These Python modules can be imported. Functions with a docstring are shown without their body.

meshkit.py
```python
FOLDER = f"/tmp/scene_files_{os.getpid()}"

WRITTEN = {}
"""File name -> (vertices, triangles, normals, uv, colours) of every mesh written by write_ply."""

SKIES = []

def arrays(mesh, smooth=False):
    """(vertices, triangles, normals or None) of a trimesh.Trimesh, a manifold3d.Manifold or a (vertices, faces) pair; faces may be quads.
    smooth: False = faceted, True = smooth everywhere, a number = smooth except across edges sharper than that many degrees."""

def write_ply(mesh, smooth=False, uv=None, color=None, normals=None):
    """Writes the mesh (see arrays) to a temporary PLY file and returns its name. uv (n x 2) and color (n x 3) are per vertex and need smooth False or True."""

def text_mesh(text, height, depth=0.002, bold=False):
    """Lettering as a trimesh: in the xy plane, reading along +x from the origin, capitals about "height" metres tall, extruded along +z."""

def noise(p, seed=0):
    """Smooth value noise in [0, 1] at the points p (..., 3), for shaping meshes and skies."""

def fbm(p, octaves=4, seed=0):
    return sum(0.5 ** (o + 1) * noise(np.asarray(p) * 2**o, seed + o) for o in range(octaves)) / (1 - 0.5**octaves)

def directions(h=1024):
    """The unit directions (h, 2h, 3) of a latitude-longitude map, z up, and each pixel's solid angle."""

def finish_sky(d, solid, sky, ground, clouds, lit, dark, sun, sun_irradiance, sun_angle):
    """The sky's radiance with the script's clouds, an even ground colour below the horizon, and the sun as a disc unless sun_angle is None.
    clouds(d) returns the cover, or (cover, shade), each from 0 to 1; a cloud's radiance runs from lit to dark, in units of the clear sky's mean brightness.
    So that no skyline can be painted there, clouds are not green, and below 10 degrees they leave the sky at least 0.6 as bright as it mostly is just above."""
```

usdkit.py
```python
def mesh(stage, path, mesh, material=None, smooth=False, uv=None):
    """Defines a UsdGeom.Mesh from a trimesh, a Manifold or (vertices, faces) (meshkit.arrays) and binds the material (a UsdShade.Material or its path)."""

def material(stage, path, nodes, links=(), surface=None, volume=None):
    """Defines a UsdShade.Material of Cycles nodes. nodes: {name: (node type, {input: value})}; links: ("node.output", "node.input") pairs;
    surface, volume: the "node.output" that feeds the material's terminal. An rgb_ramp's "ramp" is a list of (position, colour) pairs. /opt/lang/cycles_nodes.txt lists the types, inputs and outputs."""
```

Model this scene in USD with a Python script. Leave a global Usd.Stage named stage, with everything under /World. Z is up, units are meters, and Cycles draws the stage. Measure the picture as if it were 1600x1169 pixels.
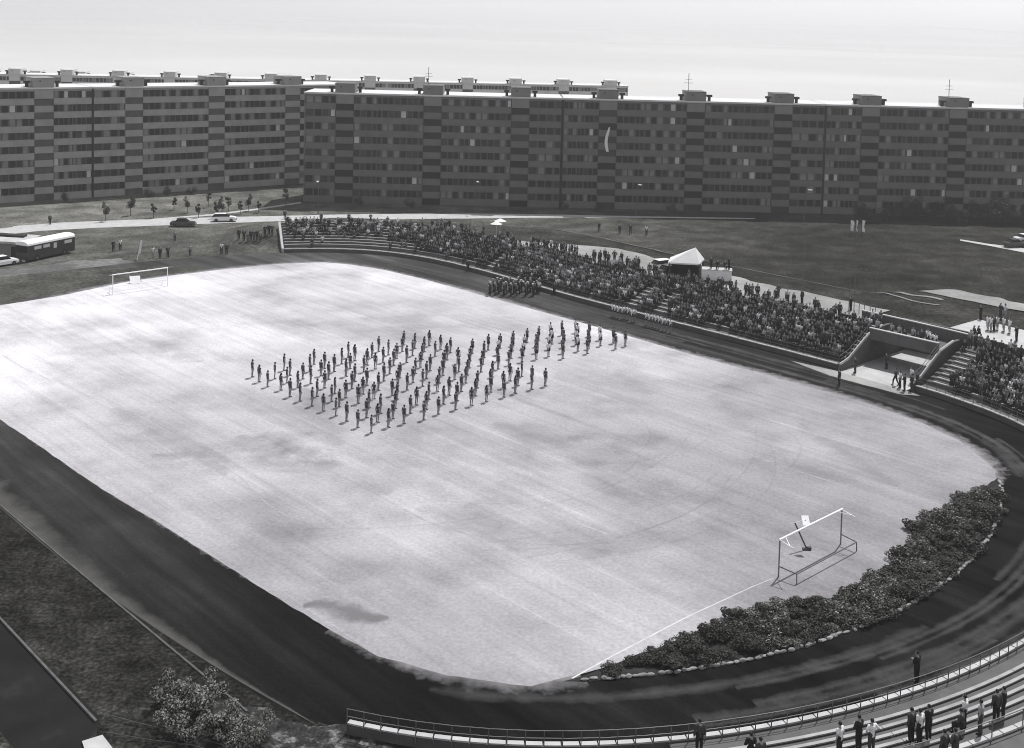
import math, random
import numpy as np, trimesh, usdkit, meshkit
from manifold3d import Manifold
from scipy.interpolate import splprep, splev
from pxr import Usd, UsdGeom, UsdLux, UsdShade, Gf, Sdf, Vt

stage = Usd.Stage.CreateInMemory()
UsdGeom.SetStageUpAxis(stage, 'Z')
UsdGeom.SetStageMetersPerUnit(stage, 1.0)
UsdGeom.Xform.Define(stage, '/World')
UsdGeom.Scope.Define(stage, '/World/Looks')
RNG = np.random.default_rng(1975)
random.seed(1975)

# ------------------------------------------------------------------ camera, sky, sun, exposure
F, PITCH, ROLL, CAM_H, PX, PY = 1822.42, 0.0639239, -0.0241609, 34.5226, 800.0, 158.72
FW = np.array([0, math.cos(PITCH), -math.sin(PITCH)])
RT0, UP0 = np.array([1.0, 0, 0]), np.array([0, math.sin(PITCH), math.cos(PITCH)])
RT = math.cos(ROLL) * RT0 - math.sin(ROLL) * UP0
UP = math.sin(ROLL) * RT0 + math.cos(ROLL) * UP0
EXPOSURE = 0.27
SUN_EL, SUN_AZ = math.radians(60), math.atan2(0.5, 0.85)
SUN_INT, SKY_STR = 1.1, 0.075

cam = UsdGeom.Camera.Define(stage, '/World/camera')
cam.CreateHorizontalApertureAttr(36.0)
cam.CreateVerticalApertureAttr(36.0 * 748 / 1024)
cam.CreateFocalLengthAttr(36.0 * F / 1600)
cam.CreateVerticalApertureOffsetAttr(-36.0 * (584.5 - PY) / 1600)
cam.CreateClippingRangeAttr((1.0, 60000.0))
cam.CreateExposureAttr(EXPOSURE)
m = np.eye(4)
m[0, :3], m[1, :3], m[2, :3], m[3, :3] = RT, UP, -FW, (0, 0, CAM_H)
cam.AddTransformOp().Set(Gf.Matrix4d(*m.ravel().tolist()))

sd = np.array([math.sin(SUN_AZ) * math.cos(SUN_EL), math.cos(SUN_AZ) * math.cos(SUN_EL), math.sin(SUN_EL)])
sun = UsdLux.DistantLight.Define(stage, '/World/sun')
sun.CreateIntensityAttr(SUN_INT)
sun.CreateAngleAttr(0.5)
sun.CreateNormalizeAttr(True)
sun.CreateColorAttr(Gf.Vec3f(1.0, 0.985, 0.97))
zz = sd; xx = np.cross([0, 0, 1.0], zz); xx /= np.linalg.norm(xx); yy = np.cross(zz, xx)
m = np.eye(4); m[0, :3], m[1, :3], m[2, :3] = xx, yy, zz
sun.AddTransformOp().Set(Gf.Matrix4d(*m.ravel().tolist()))

sky = UsdLux.DomeLight.Define(stage, '/World/sky')
sky.GetPrim().SetCustomDataByKey('kind', 'structure')
sky_mat = usdkit.material(stage, '/World/Looks/hazy_sky', {
    'tc': ('texture_coordinate', {}),
    'sky': ('sky_texture', {'sky_type': 'single_scattering', 'sun_disc': False, 'sun_elevation': SUN_EL, 'sun_rotation': SUN_AZ,
                            'aerosol_density': 3.0, 'altitude': 200.0}),
    'grey': ('hsv', {'saturation': 0.06, 'value': 1.0, 'fac': 1.0}),
    'n': ('noise_texture', {'scale': 2.2, 'detail': 5.0, 'roughness': 0.55}),
    'mp': ('mapping', {'scale': (1.0, 1.0, 1.6)}),
    'r': ('map_range', {'from_min': 0.35, 'from_max': 0.75, 'to_min': 0.5, 'to_max': 0.74, 'clamp': True}),
    'sx': ('separate_xyz', {}),
    'lo': ('map_range', {'from_min': 0.03, 'from_max': 0.5, 'to_min': 1.0, 'to_max': 0.12, 'clamp': True}),
    'ml': ('math', {'math_type': 'multiply'}),
    'mx': ('mix_color', {'blend_type': 'mix', 'b': (16.0, 15.8, 16.5), 'use_clamp': False}),
    'bg': ('background_shader', {'strength': SKY_STR})},
    [('sky.color', 'grey.color'), ('tc.generated', 'mp.vector'), ('mp.vector', 'n.vector'), ('n.fac', 'r.value'), ('tc.generated', 'sx.vector'), ('sx.z', 'lo.value'), ('r.result', 'ml.value1'), ('lo.result', 'ml.value2'), ('ml.value', 'mx.fac'),
     ('grey.color', 'mx.a'), ('mx.result', 'bg.color')], surface='bg.background')
UsdShade.MaterialBindingAPI.Apply(sky.GetPrim()).Bind(sky_mat)

# ------------------------------------------------------------------ helpers
def at(x, y, z=0.0):
    """The point of the place at height z that the photograph shows at pixel x, y."""
    d = FW + (x - PX) / F * RT - (y - PY) / F * UP
    t = (z - CAM_H) / d[2]
    return np.array([0, 0, CAM_H]) + t * d

CEN = np.array([-13.1158, 110.4249])
AX = np.array([0.68290947, -0.73050302])    # along the pitch, towards the near goal
GV = np.array([0.73050302, 0.68290947])     # across the pitch, towards the long stand
PITCH_ANGLE = math.atan2(AX[1], AX[0])

def W(u, v, z=0.0):
    p = CEN + AX * u + GV * v
    return np.array([p[0], p[1], z])

def uv_of(p):
    d = np.asarray(p)[..., :2] - CEN
    return np.stack([d @ AX, d @ GV], -1)

NAMES = {}
def numbered(parent, name):
    k = (parent, name)
    n = NAMES.get(k, -1) + 1
    NAMES[k] = n
    return f'{parent}/{name}' if n == 0 else f'{parent}/{name}_{n:03d}'

def tag(prim, label=None, cat=None, group=None, kind=None):
    prim = prim if isinstance(prim, Usd.Prim) else prim.GetPrim()
    for k, v in (('label', label), ('category', cat), ('group', group), ('kind', kind)):
        if v:
            prim.SetCustomDataByKey(k, v)
    return prim

def thing(name, label=None, cat=None, loc=(0, 0, 0), rz=0.0, group=None, kind=None):
    x = UsdGeom.Xform.Define(stage, numbered('/World', name))
    x.AddTranslateOp().Set(Gf.Vec3d(*map(float, loc)))
    if rz:
        x.AddRotateZOp().Set(math.degrees(rz))
    tag(x, label, cat, group, kind)
    return x

def part(name, mesh, material, parent='/World', smooth=False, **kw):
    pp = parent if isinstance(parent, str) else str(parent.GetPath())
    g = usdkit.mesh(stage, numbered(pp, name), mesh, MATS[material], smooth)
    if kw:
        tag(g, **kw)
    return g

stage.CreateClassPrim('/World/Prototypes')
def proto(name):
    return UsdGeom.Xform.Define(stage, f'/World/Prototypes/{name}')

def copy_of(pr, name, loc, rz=0.0, scale=1.0, **kw):
    x = thing(name, loc=loc, rz=rz)
    if np.ndim(scale) or scale != 1.0:
        s = (scale,) * 3 if np.ndim(scale) == 0 else scale
        x.AddScaleOp().Set(Gf.Vec3f(*map(float, s)))
    x.GetPrim().GetReferences().AddInternalReference(pr.GetPath())
    x.GetPrim().SetInstanceable(True)
    tag(x, **kw)
    return x

def box(x0, x1, y0, y1, z0, z1):
    b = trimesh.creation.box([x1 - x0, y1 - y0, z1 - z0])
    b.apply_translation([(x0 + x1) / 2, (y0 + y1) / 2, (z0 + z1) / 2])
    return b

def cat(ms):
    return trimesh.util.concatenate(ms)

def tube(p, q, r, n=8, r2=None):
    p, q = np.asarray(p, float), np.asarray(q, float)
    d = q - p; L = np.linalg.norm(d); d = d / L
    a = np.cross(d, [0, 0, 1.0]) if abs(d[2]) < 0.9 else np.cross(d, [1.0, 0, 0])
    a /= np.linalg.norm(a); b = np.cross(d, a)
    th = np.arange(n) * 2 * np.pi / n
    ring = np.cos(th)[:, None] * a + np.sin(th)[:, None] * b
    v = np.vstack([p + ring * r, q + ring * (r if r2 is None else r2), [p], [q]])
    f = []
    for i in range(n):
        j = (i + 1) % n
        f += [[i, j, n + j], [i, n + j, n + i], [2 * n, j, i], [2 * n + 1, n + i, n + j]]
    return trimesh.Trimesh(v, f, process=False)

def path_tube(pts, r, n=6):
    return cat([tube(a, b, r, n) for a, b in zip(pts[:-1], pts[1:])])

def sheet(poly_uv, z, name, material, res=None, kind='structure', rough=0.0, seed=0, **kw):
    """A flat sheet over a polygon in pitch coordinates, its outline roughened."""
    p = np.asarray(poly_uv, float)
    q = []
    for a, b in zip(p, np.roll(p, -1, 0)):
        n = max(1, int(np.linalg.norm(b - a) / 0.5))
        q += [a + (b - a) * k / n for k in range(n)]
    q = np.array(q)
    if rough:
        q = q + rough * 2 * (np.stack([meshkit.fbm(np.c_[q * 0.8, np.full(len(q), 3.1)], 4, seed), meshkit.fbm(np.c_[q * 0.8, np.full(len(q), 9.7)], 4, seed + 5)], 1) - 0.5)
    w = np.array([W(a, b, z) for a, b in q])
    from shapely.geometry import Polygon
    pg = Polygon(w[:, :2])
    if not pg.is_valid:
        pg = pg.buffer(0)
    v, f = trimesh.creation.triangulate_polygon(pg, engine='earcut')
    msh = trimesh.Trimesh(np.c_[v, np.full(len(v), z)], f, process=False)
    if msh.face_normals[0, 2] < 0:
        msh.invert()
    return part(name, msh, material, kind=kind, **kw)

# ------------------------------------------------------------------ materials
MATS = {}
def mat(name, col, rough=0.85, var=0.0, scale=1.0, detail=4.0, bump=0.0, bump_scale=20.0, stretch=None, rz=0.0, spec=0.2, rnd=0.0, trans=0.0, coords='geo'):
    col = np.asarray(col if np.ndim(col) else (col, col, col * 1.02), float)
    nodes = {'p': ('principled_bsdf', {'roughness': rough, 'specular_ior_level': spec, 'base_color': tuple(col)})}
    links = []
    if var or bump:
        nodes['g'] = ('geometry', {}) if coords == 'geo' else ('texture_coordinate', {})
        src = 'g.position' if coords == 'geo' else 'g.object'
        if stretch is not None:
            nodes['mp'] = ('mapping', {'scale': stretch, 'rotation': (0, 0, rz)})
            links.append((src, 'mp.vector')); src = 'mp.vector'
    if var:
        nodes['n'] = ('noise_texture', {'scale': scale, 'detail': detail, 'roughness': 0.6})
        nodes['r'] = ('rgb_ramp', {'ramp': [(0.25, tuple(col * (1 - var))), (0.5, tuple(col)), (0.75, tuple(np.minimum(col * (1 + var), 0.9)))]})
        links += [(src, 'n.vector'), ('n.fac', 'r.fac'), ('r.color', 'p.base_color')]
        if rnd:
            nodes['oi'] = ('object_info', {})
            nodes['mr'] = ('map_range', {'to_min': 1 - rnd, 'to_max': 1 + rnd})
            nodes['h'] = ('hsv', {'fac': 1.0})
            links[-1] = ('r.color', 'h.color')
            links += [('oi.random', 'mr.value'), ('mr.result', 'h.value'), ('h.color', 'p.base_color')]
    if bump:
        nodes['bn'] = ('noise_texture', {'scale': bump_scale, 'detail': 3.0})
        nodes['b'] = ('bump', {'strength': bump, 'distance': 0.05})
        links += [(src, 'bn.vector'), ('bn.fac', 'b.height'), ('b.normal', 'p.normal')]
    surf = 'p.BSDF'
    if trans:
        nodes['t'] = ('translucent_bsdf', {'color': tuple(col * 1.3)})
        nodes['mix'] = ('mix_closure', {'fac': trans})
        links += [('p.BSDF', 'mix.closure1'), ('t.BSDF', 'mix.closure2')]
        surf = 'mix.closure'
    MATS[name] = usdkit.material(stage, f'/World/Looks/{name}', nodes, links, surface=surf)

def ground_mat(name, layers, rough=0.95, painted_fade=None):
    """layers: list of (noise scale, stretch, rotation, detail, ramp); the layers multiply."""
    nodes = {'g': ('geometry', {}), 'p': ('principled_bsdf', {'roughness': rough, 'specular_ior_level': 0.0})}
    links, prev = [], None
    for i, (sc, st, rz, det, ramp) in enumerate(layers):
        nodes[f'm{i}'] = ('mapping', {'mapping_type': 'texture', 'scale': tuple(1.0 / q for q in st), 'rotation': (0, 0, rz), 'location': (13.7 * i, 7.1 * i, 0)})
        nodes[f'n{i}'] = ('noise_texture', {'scale': sc, 'detail': det, 'roughness': 0.62})
        nodes[f'r{i}'] = ('rgb_ramp', {'ramp': ramp})
        links += [('g.position', f'm{i}.vector'), (f'm{i}.vector', f'n{i}.vector'), (f'n{i}.fac', f'r{i}.fac')]
        if prev is None:
            prev = f'r{i}.color'
        else:
            nodes[f'x{i}'] = ('mix_color', {'blend_type': 'multiply', 'fac': 1.0})
            links += [(prev, f'x{i}.a'), (f'r{i}.color', f'x{i}.b')]
            prev = f'x{i}.result'
    if painted_fade:        # vignette-like darkening towards the near end, painted into the colour: u0, u1 along the pitch, tone at each
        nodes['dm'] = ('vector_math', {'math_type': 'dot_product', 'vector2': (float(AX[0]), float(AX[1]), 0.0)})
        nodes['dr'] = ('map_range', {'from_min': float(painted_fade[0] + CEN @ AX), 'from_max': float(painted_fade[1] + CEN @ AX), 'to_min': painted_fade[2], 'to_max': painted_fade[3], 'clamp': True})
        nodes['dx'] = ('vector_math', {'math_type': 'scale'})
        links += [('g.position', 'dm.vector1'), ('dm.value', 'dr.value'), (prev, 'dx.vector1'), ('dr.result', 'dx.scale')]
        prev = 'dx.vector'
    nodes['bn'] = ('noise_texture', {'scale': 3.0, 'detail': 6.0})
    nodes['b'] = ('bump', {'strength': 0.35, 'distance': 0.06})
    links += [(prev, 'p.base_color'), ('g.position', 'bn.vector'), ('bn.fac', 'b.height'), ('b.normal', 'p.normal')]
    MATS[name] = usdkit.material(stage, f'/World/Looks/{name}', nodes, links, surface='p.BSDF')

def gr(v):
    return (v, v, v)

def soft_mat(name, col, ns=0.8, thr=0.45, width=0.5, amp=1.6, ring=False, maxo=1.0):
    """A thin layer of dust or damp, broken up by noise and fading out towards its rim (st.x runs across it)."""
    nodes = {'g': ('geometry', {}), 'uv': ('uvmap', {'attribute': 'st'}), 'x': ('separate_xyz', {}),
             'n': ('noise_texture', {'scale': ns, 'detail': 7.0, 'roughness': 0.65}), 'n2': ('noise_texture', {'scale': 0.15, 'detail': 5.0}),
             'r2': ('rgb_ramp', {'ramp': [(0.3, tuple(0.75 * q for q in col)), (0.7, tuple(1.2 * q for q in col))]}),
             'tri': ('map_range', {'from_min': 0.0, 'from_max': 0.5, 'clamp': True}), 'pp': ('math', {'math_type': 'pingpong', 'value2': 0.5}),
             'a': ('math', {'math_type': 'multiply_add', 'value2': amp, 'value3': -0.5 * amp}), 's': ('math', {'math_type': 'add'}),
             'f': ('map_range', {'from_min': thr, 'from_max': thr + width, 'to_min': 0.0, 'to_max': maxo, 'clamp': True}),
             'p': ('principled_bsdf', {'roughness': 0.95, 'specular_ior_level': 0.0}), 't': ('transparent_bsdf', {}), 'm': ('mix_closure', {})}
    links = [('uv.UV', 'x.vector'), ('g.position', 'n.vector'), ('g.position', 'n2.vector'), ('n2.fac', 'r2.fac'), ('r2.color', 'p.base_color'), ('n.fac', 'a.value1'), ('a.value', 's.value1'),
             ('s.value', 'f.value'), ('f.result', 'm.fac'), ('t.BSDF', 'm.closure1'), ('p.BSDF', 'm.closure2')]
    nodes['inv'] = ('math', {'math_type': 'subtract', 'value1': 1.0})
    links += [('x.x', 'inv.value2'), ('inv.value', 's.value2')] if ring else [('x.x', 'pp.value1'), ('pp.value', 'tri.value'), ('tri.result', 's.value2')]
    MATS[name] = usdkit.material(stage, f'/World/Looks/{name}', nodes, links, surface='m.closure')

soft_mat('dust_fringe', (0.27, 0.266, 0.28), 1.1, 0.3, 0.6, 1.0, ring=True)
soft_mat('track_dust', (0.075, 0.074, 0.075), 0.5, 0.3, 0.8, 2.0, maxo=0.5)
soft_mat('dust_fringe_near', (0.2, 0.197, 0.207), 0.9, 0.3, 0.65, 1.0, ring=True)
soft_mat('tyre_soft', (0.14, 0.139, 0.144), 0.5, 0.3, 0.9, 2.4, maxo=0.11)
soft_mat('scuff_pale', (0.5, 0.495, 0.52), 0.9, 0.45, 0.7, 2.0, maxo=0.5)
soft_mat('damp_soft', (0.14, 0.139, 0.145), 0.8, 0.25, 0.6, 1.6, maxo=0.55)
soft_mat('scuff_dark', (0.17, 0.168, 0.175), 0.35, 0.25, 1.1, 2.4, maxo=0.24)
soft_mat('dry_cinder', (0.068, 0.068, 0.066), 0.4, 0.3, 0.5, 1.3, ring=True, maxo=0.95)
A0 = PITCH_ANGLE
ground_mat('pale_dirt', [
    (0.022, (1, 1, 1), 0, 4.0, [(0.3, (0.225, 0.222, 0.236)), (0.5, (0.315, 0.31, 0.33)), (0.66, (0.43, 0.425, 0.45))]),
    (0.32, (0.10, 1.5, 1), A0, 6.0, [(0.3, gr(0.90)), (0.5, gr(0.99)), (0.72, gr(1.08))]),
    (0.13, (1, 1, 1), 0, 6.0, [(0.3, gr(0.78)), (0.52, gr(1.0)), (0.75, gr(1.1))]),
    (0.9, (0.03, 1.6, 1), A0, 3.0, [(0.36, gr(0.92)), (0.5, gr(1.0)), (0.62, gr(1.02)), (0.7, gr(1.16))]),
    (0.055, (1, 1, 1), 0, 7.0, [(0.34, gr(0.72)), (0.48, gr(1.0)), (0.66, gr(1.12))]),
    (4.0, (1, 1, 1), 0, 4.0, [(0.3, gr(0.84)), (0.7, gr(1.12))])], painted_fade=(-60, 55, 1.62, 0.74))  # bright far left and dim near corner painted into the dirt colour
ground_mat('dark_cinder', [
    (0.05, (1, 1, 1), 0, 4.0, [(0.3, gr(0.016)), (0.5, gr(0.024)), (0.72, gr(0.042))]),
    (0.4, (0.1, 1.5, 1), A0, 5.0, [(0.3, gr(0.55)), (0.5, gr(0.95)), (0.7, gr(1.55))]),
    (5.0, (1, 1, 1), 0, 4.0, [(0.3, gr(0.8)), (0.7, gr(1.2))])], painted_fade=(-55, 45, 2.4, 0.36))  # cinder colour darkened towards the near corner, a painted vignette
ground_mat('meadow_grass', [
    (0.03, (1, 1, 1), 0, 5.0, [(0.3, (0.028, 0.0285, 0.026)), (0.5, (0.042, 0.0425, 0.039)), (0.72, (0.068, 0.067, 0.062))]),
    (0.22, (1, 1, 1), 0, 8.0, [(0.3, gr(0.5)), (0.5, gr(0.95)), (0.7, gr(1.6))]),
    (2.2, (1, 1, 1), 0, 8.0, [(0.32, gr(0.5)), (0.5, gr(1.0)), (0.68, gr(1.6))])], painted_fade=(-105, -15, 2.4, 0.6))  # grass tone runs from pale far left to dark near end
ground_mat('rough_grass', [
    (0.12, (1, 1, 1), 0, 6.0, [(0.3, (0.01, 0.01, 0.009)), (0.52, (0.019, 0.019, 0.018)), (0.7, (0.05, 0.05, 0.047))]),
    (0.8, (1, 1, 1), 0, 6.0, [(0.3, gr(0.5)), (0.5, gr(0.95)), (0.72, gr(1.6))]),
    (4.5, (1, 1, 1), 0, 8.0, [(0.34, gr(0.35)), (0.5, gr(0.95)), (0.64, gr(2.0))])])
ground_mat('far_fields', [  # pale as the sky: distance haze painted into the field colour
    (0.0011, (1, 0.8, 1), 0.6, 3.0, [(0.3, gr(0.40)), (0.5, gr(0.43)), (0.62, gr(0.47)), (0.75, gr(0.43))])])
ground_mat('pale_gravel', [
    (0.08, (1, 1, 1), 0, 5.0, [(0.3, gr(0.16)), (0.5, gr(0.23)), (0.7, gr(0.32))]),
    (1.5, (1, 1, 1), 0, 5.0, [(0.3, gr(0.85)), (0.7, gr(1.1))])])
ground_mat('worn_grass', [(0.15, (1, 1, 1), 0, 6.0, [(0.3, gr(0.07)), (0.5, gr(0.11)), (0.7, gr(0.19))]), (1.5, (1, 1, 1), 0, 6.0, [(0.3, gr(0.7)), (0.7, gr(1.25))])])
ground_mat('soil', [(0.6, (1, 1, 1), 0, 6.0, [(0.3, gr(0.018)), (0.6, gr(0.035)), (0.75, gr(0.07))])])
ground_mat('asphalt', [(0.25, (1, 1, 1), 0, 6.0, [(0.3, gr(0.012)), (0.6, gr(0.018)), (0.75, gr(0.03))])])
ground_mat('rubble_soil', [(1.1, (1, 1, 1), 0, 8.0, [(0.38, gr(0.02)), (0.52, gr(0.035)), (0.6, gr(0.12)), (0.7, gr(0.22))]), (6.0, (1, 1, 1), 0, 6.0, [(0.35, gr(0.5)), (0.6, gr(1.3))])])
mat('damp_dirt', (0.17, 0.168, 0.175), 0.9, 0.25, 0.7, 6.0)
mat('tyre_dust', (0.19, 0.188, 0.196), 0.95, 0.25, 0.6)
mat('chalk', 0.46, 0.9, 0.25, 1.5, 6.0)
mat('concrete', 0.085, 0.9, 0.25, 0.9, 6.0, 0.15, 12.0)
mat('dark_concrete', 0.07, 0.9, 0.3, 0.9, 6.0)
mat('pale_concrete', 0.36, 0.9, 0.2, 0.7, 6.0)
mat('bench_paint', 0.26, 0.7, 0.3, 0.8, 6.0)
mat('white_paint', 0.74, 0.5, 0.1, 2.0)
mat('dark_paint', 0.05, 0.5, 0.2, 2.0)
mat('steel_rail', 0.11, 0.5, 0.3, 3.0)
mat('panel_concrete_hazed', (0.24, 0.24, 0.235), 0.9, 0.16, 0.5, 6.0)  # haze over the left blocks painted in as paler concrete
mat('panel_concrete', (0.11, 0.11, 0.106), 0.9, 0.16, 0.5, 6.0)
mat('panel_concrete_pale', (0.165, 0.164, 0.16), 0.9, 0.12, 0.4, 6.0)
mat('infill_panel', (0.07, 0.07, 0.067), 0.85, 0.3, 0.9, 4.0)
mat('wall_dark', (0.02, 0.02, 0.019), 0.9, 0.25, 0.5)
mat('hazed_panel', (0.55, 0.55, 0.55), 0.9, 0.1, 0.3)  # second-row haze put into the colour as whitish panels
mat('roof_gravel', 0.5, 0.95, 0.08, 0.3)
mat('glass_dark', 0.01, 0.15, 0.4, 0.6, spec=0.25)
mat('glass_mid', 0.03, 0.2, 0.4, 0.8, spec=0.25)
mat('curtain_grey', 0.15, 0.5, 0.2, 1.0, spec=0.3)
mat('curtain_white', 0.4, 0.6, 0.1, 1.0, spec=0.3)
mat('skin', 0.25, 0.6, spec=0.3)
mat('skin_tan', 0.2, 0.6, spec=0.3)
mat('hair_dark', 0.015, 0.6)
mat('cloth_black', 0.016, 0.9)
mat('cloth_dark', 0.045, 0.9)
mat('cloth_mid', 0.1, 0.9)
mat('cloth_grey', 0.26, 0.9)
mat('cloth_white', 0.62, 0.9)
mat('leotard', 0.045, 0.7)
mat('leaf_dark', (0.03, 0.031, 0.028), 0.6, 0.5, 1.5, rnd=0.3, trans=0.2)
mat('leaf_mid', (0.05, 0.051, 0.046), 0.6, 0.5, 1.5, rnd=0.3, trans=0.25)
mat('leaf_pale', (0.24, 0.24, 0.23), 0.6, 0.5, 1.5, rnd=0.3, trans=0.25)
mat('bark', 0.06, 0.9, 0.3, 4.0)
mat('stone', 0.2, 0.9, 0.35, 2.0, rnd=0.25)
mat('canvas', 0.56, 0.85, 0.1, 0.8)
mat('canvas_dark', 0.035, 0.9, 0.3, 1.0)
mat('bus_body', 0.03, 0.35, spec=0.5)
mat('car_white', 0.68, 0.3, spec=0.5)
mat('car_dark', 0.03, 0.3, spec=0.5)
mat('tyre', 0.02, 0.9)
mat('glass_pale', 0.5, 0.2, spec=0.5)
mat('banner_red', 0.08, 0.9)
net_nodes = {'p': ('principled_bsdf', {'base_color': (0.3, 0.3, 0.3)})}

# ------------------------------------------------------------------ ground and stadium surfaces
def smooth01(t):
    t = np.clip(t, 0, 1)
    return t * t * (3 - 2 * t)
def ground_h(x, y):
    r = np.hypot(x, y)
    t = np.clip((y - 238) / 100, 0, 1); t = t * t * (3 - 2 * t)
    h = -7.0 * t
    t2 = np.clip((r - 400) / 600, 0, 1)
    h = h - 6 * t2
    far = np.clip((r - 1500) / 4500, 0, 1)
    n = meshkit.fbm(np.stack([x * 0.0007, y * 0.0007, np.zeros_like(x)], -1), 4, 4)
    h = h + far * (n - 0.3) * 75 + 240 * smooth01((r - 4200) / 4500) * np.clip(meshkit.fbm(np.stack([x * 0.00042, y * 0.00042, np.full_like(x, 5.5)], -1), 5, 21) - 0.22, 0, 1)
    return np.where(r > 3500, np.minimum(h, 150), np.minimum(h, 33))

def axis(vals):
    out = []
    for a, b, n in vals:
        out += list(np.linspace(a, b, n, endpoint=False))
    return np.array(out + [vals[-1][1]])

gx = axis([(-9000, -2000, 60), (-2000, -400, 24), (-400, 400, 60), (400, 2000, 24), (2000, 9000, 60)])
gy = axis([(-600, 0, 8), (0, 400, 40), (400, 2000, 30), (2000, 12000, 80)])
GX, GY = np.meshgrid(gx, gy)
GZ = ground_h(GX, GY)
def grid_mesh(X, Y, Z, skip=None):
    h, w = X.shape
    v = np.stack([X, Y, Z], -1).reshape(-1, 3)
    i = np.arange(h * w).reshape(h, w)
    q = np.stack([i[:-1, :-1], i[:-1, 1:], i[1:, 1:], i[1:, :-1]], -1)
    if skip is not None:
        q = q[~skip]
    q = q.reshape(-1, 4)
    t = trimesh.Trimesh(v, np.vstack([q[:, [0, 1, 2]], q[:, [0, 2, 3]]]), process=False)
    t.remove_unreferenced_vertices()
    return t
near_rows = gy <= 400
k = int(near_rows.sum())
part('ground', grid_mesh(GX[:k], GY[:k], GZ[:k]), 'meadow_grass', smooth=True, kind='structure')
part('fields', grid_mesh(GX[k - 1:], GY[k - 1:], GZ[k - 1:]), 'far_fields', smooth=True, kind='structure')

# kerb line of the stands, in pitch coordinates, from the far left round to the lower right
KP = np.array([(-65.6, 7), (-63.8, 14.9), (-61.2, 22), (-59.1, 27.4), (-56.6, 32.6), (-53.0, 36.8), (-46, 40.0), (-38.5, 41.0), (-29.5, 40.9), (-17.8, 40.7), (-4.7, 40.5),
               (7.4, 40.2), (16.7, 40.0), (26.4, 40.0), (34.5, 39.9), (39.8, 39.4), (43.5, 38.4), (47.6, 36.6), (53, 32.4), (57.5, 25.6), (61.2, 17), (62.9, 8), (63.0, 0.0), (62.2, -6.2), (61.1, -11.0), (59.7, -14.8), (58.2, -18.2), (56.6, -21.2), (54.9, -24.0), (53.1, -26.5), (51.2, -28.9), (49.4, -30.5), (47.2, -32.0), (44.3, -33.5)])
tck, _ = splprep(KP.T, s=4.0)
_t = np.linspace(0, 1, 6000)
KC = np.stack(splev(_t, tck), 1)
KS = np.r_[0, np.cumsum(np.linalg.norm(np.diff(KC, axis=0), axis=1))]
_d = np.gradient(KC, axis=0); _d /= np.linalg.norm(_d, axis=1)[:, None]
KN = np.stack([-_d[:, 1], _d[:, 0]], 1)     # left-hand normal: outwards, away from the pitch
KLEN = KS[-1]
def K(s, d=0.0):
    s = np.asarray(s, float)
    p = np.stack([np.interp(s, KS, KC[:, 0]), np.interp(s, KS, KC[:, 1])], -1)
    n = np.stack([np.interp(s, KS, KN[:, 0]), np.interp(s, KS, KN[:, 1])], -1)
    return p + n * np.asarray(d)[..., None]
def s_at_u(u):      # on the long side only
    i = np.where((KC[:, 1] > 30))[0]
    return float(np.interp(u, KC[i, 0], KS[i]))
def s_near(u, v):
    return float(KS[np.argmin(np.hypot(KC[:, 0] - u, KC[:, 1] - v))])
def KW(s, d, z):
    p = K(s, d)
    return W(p[0], p[1], z)
def k_angle(s):
    p, q = KW(s, 0, 0), KW(s, 1, 0)
    return math.atan2(q[1] - p[1], q[0] - p[0])      # world direction of outwards

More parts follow.
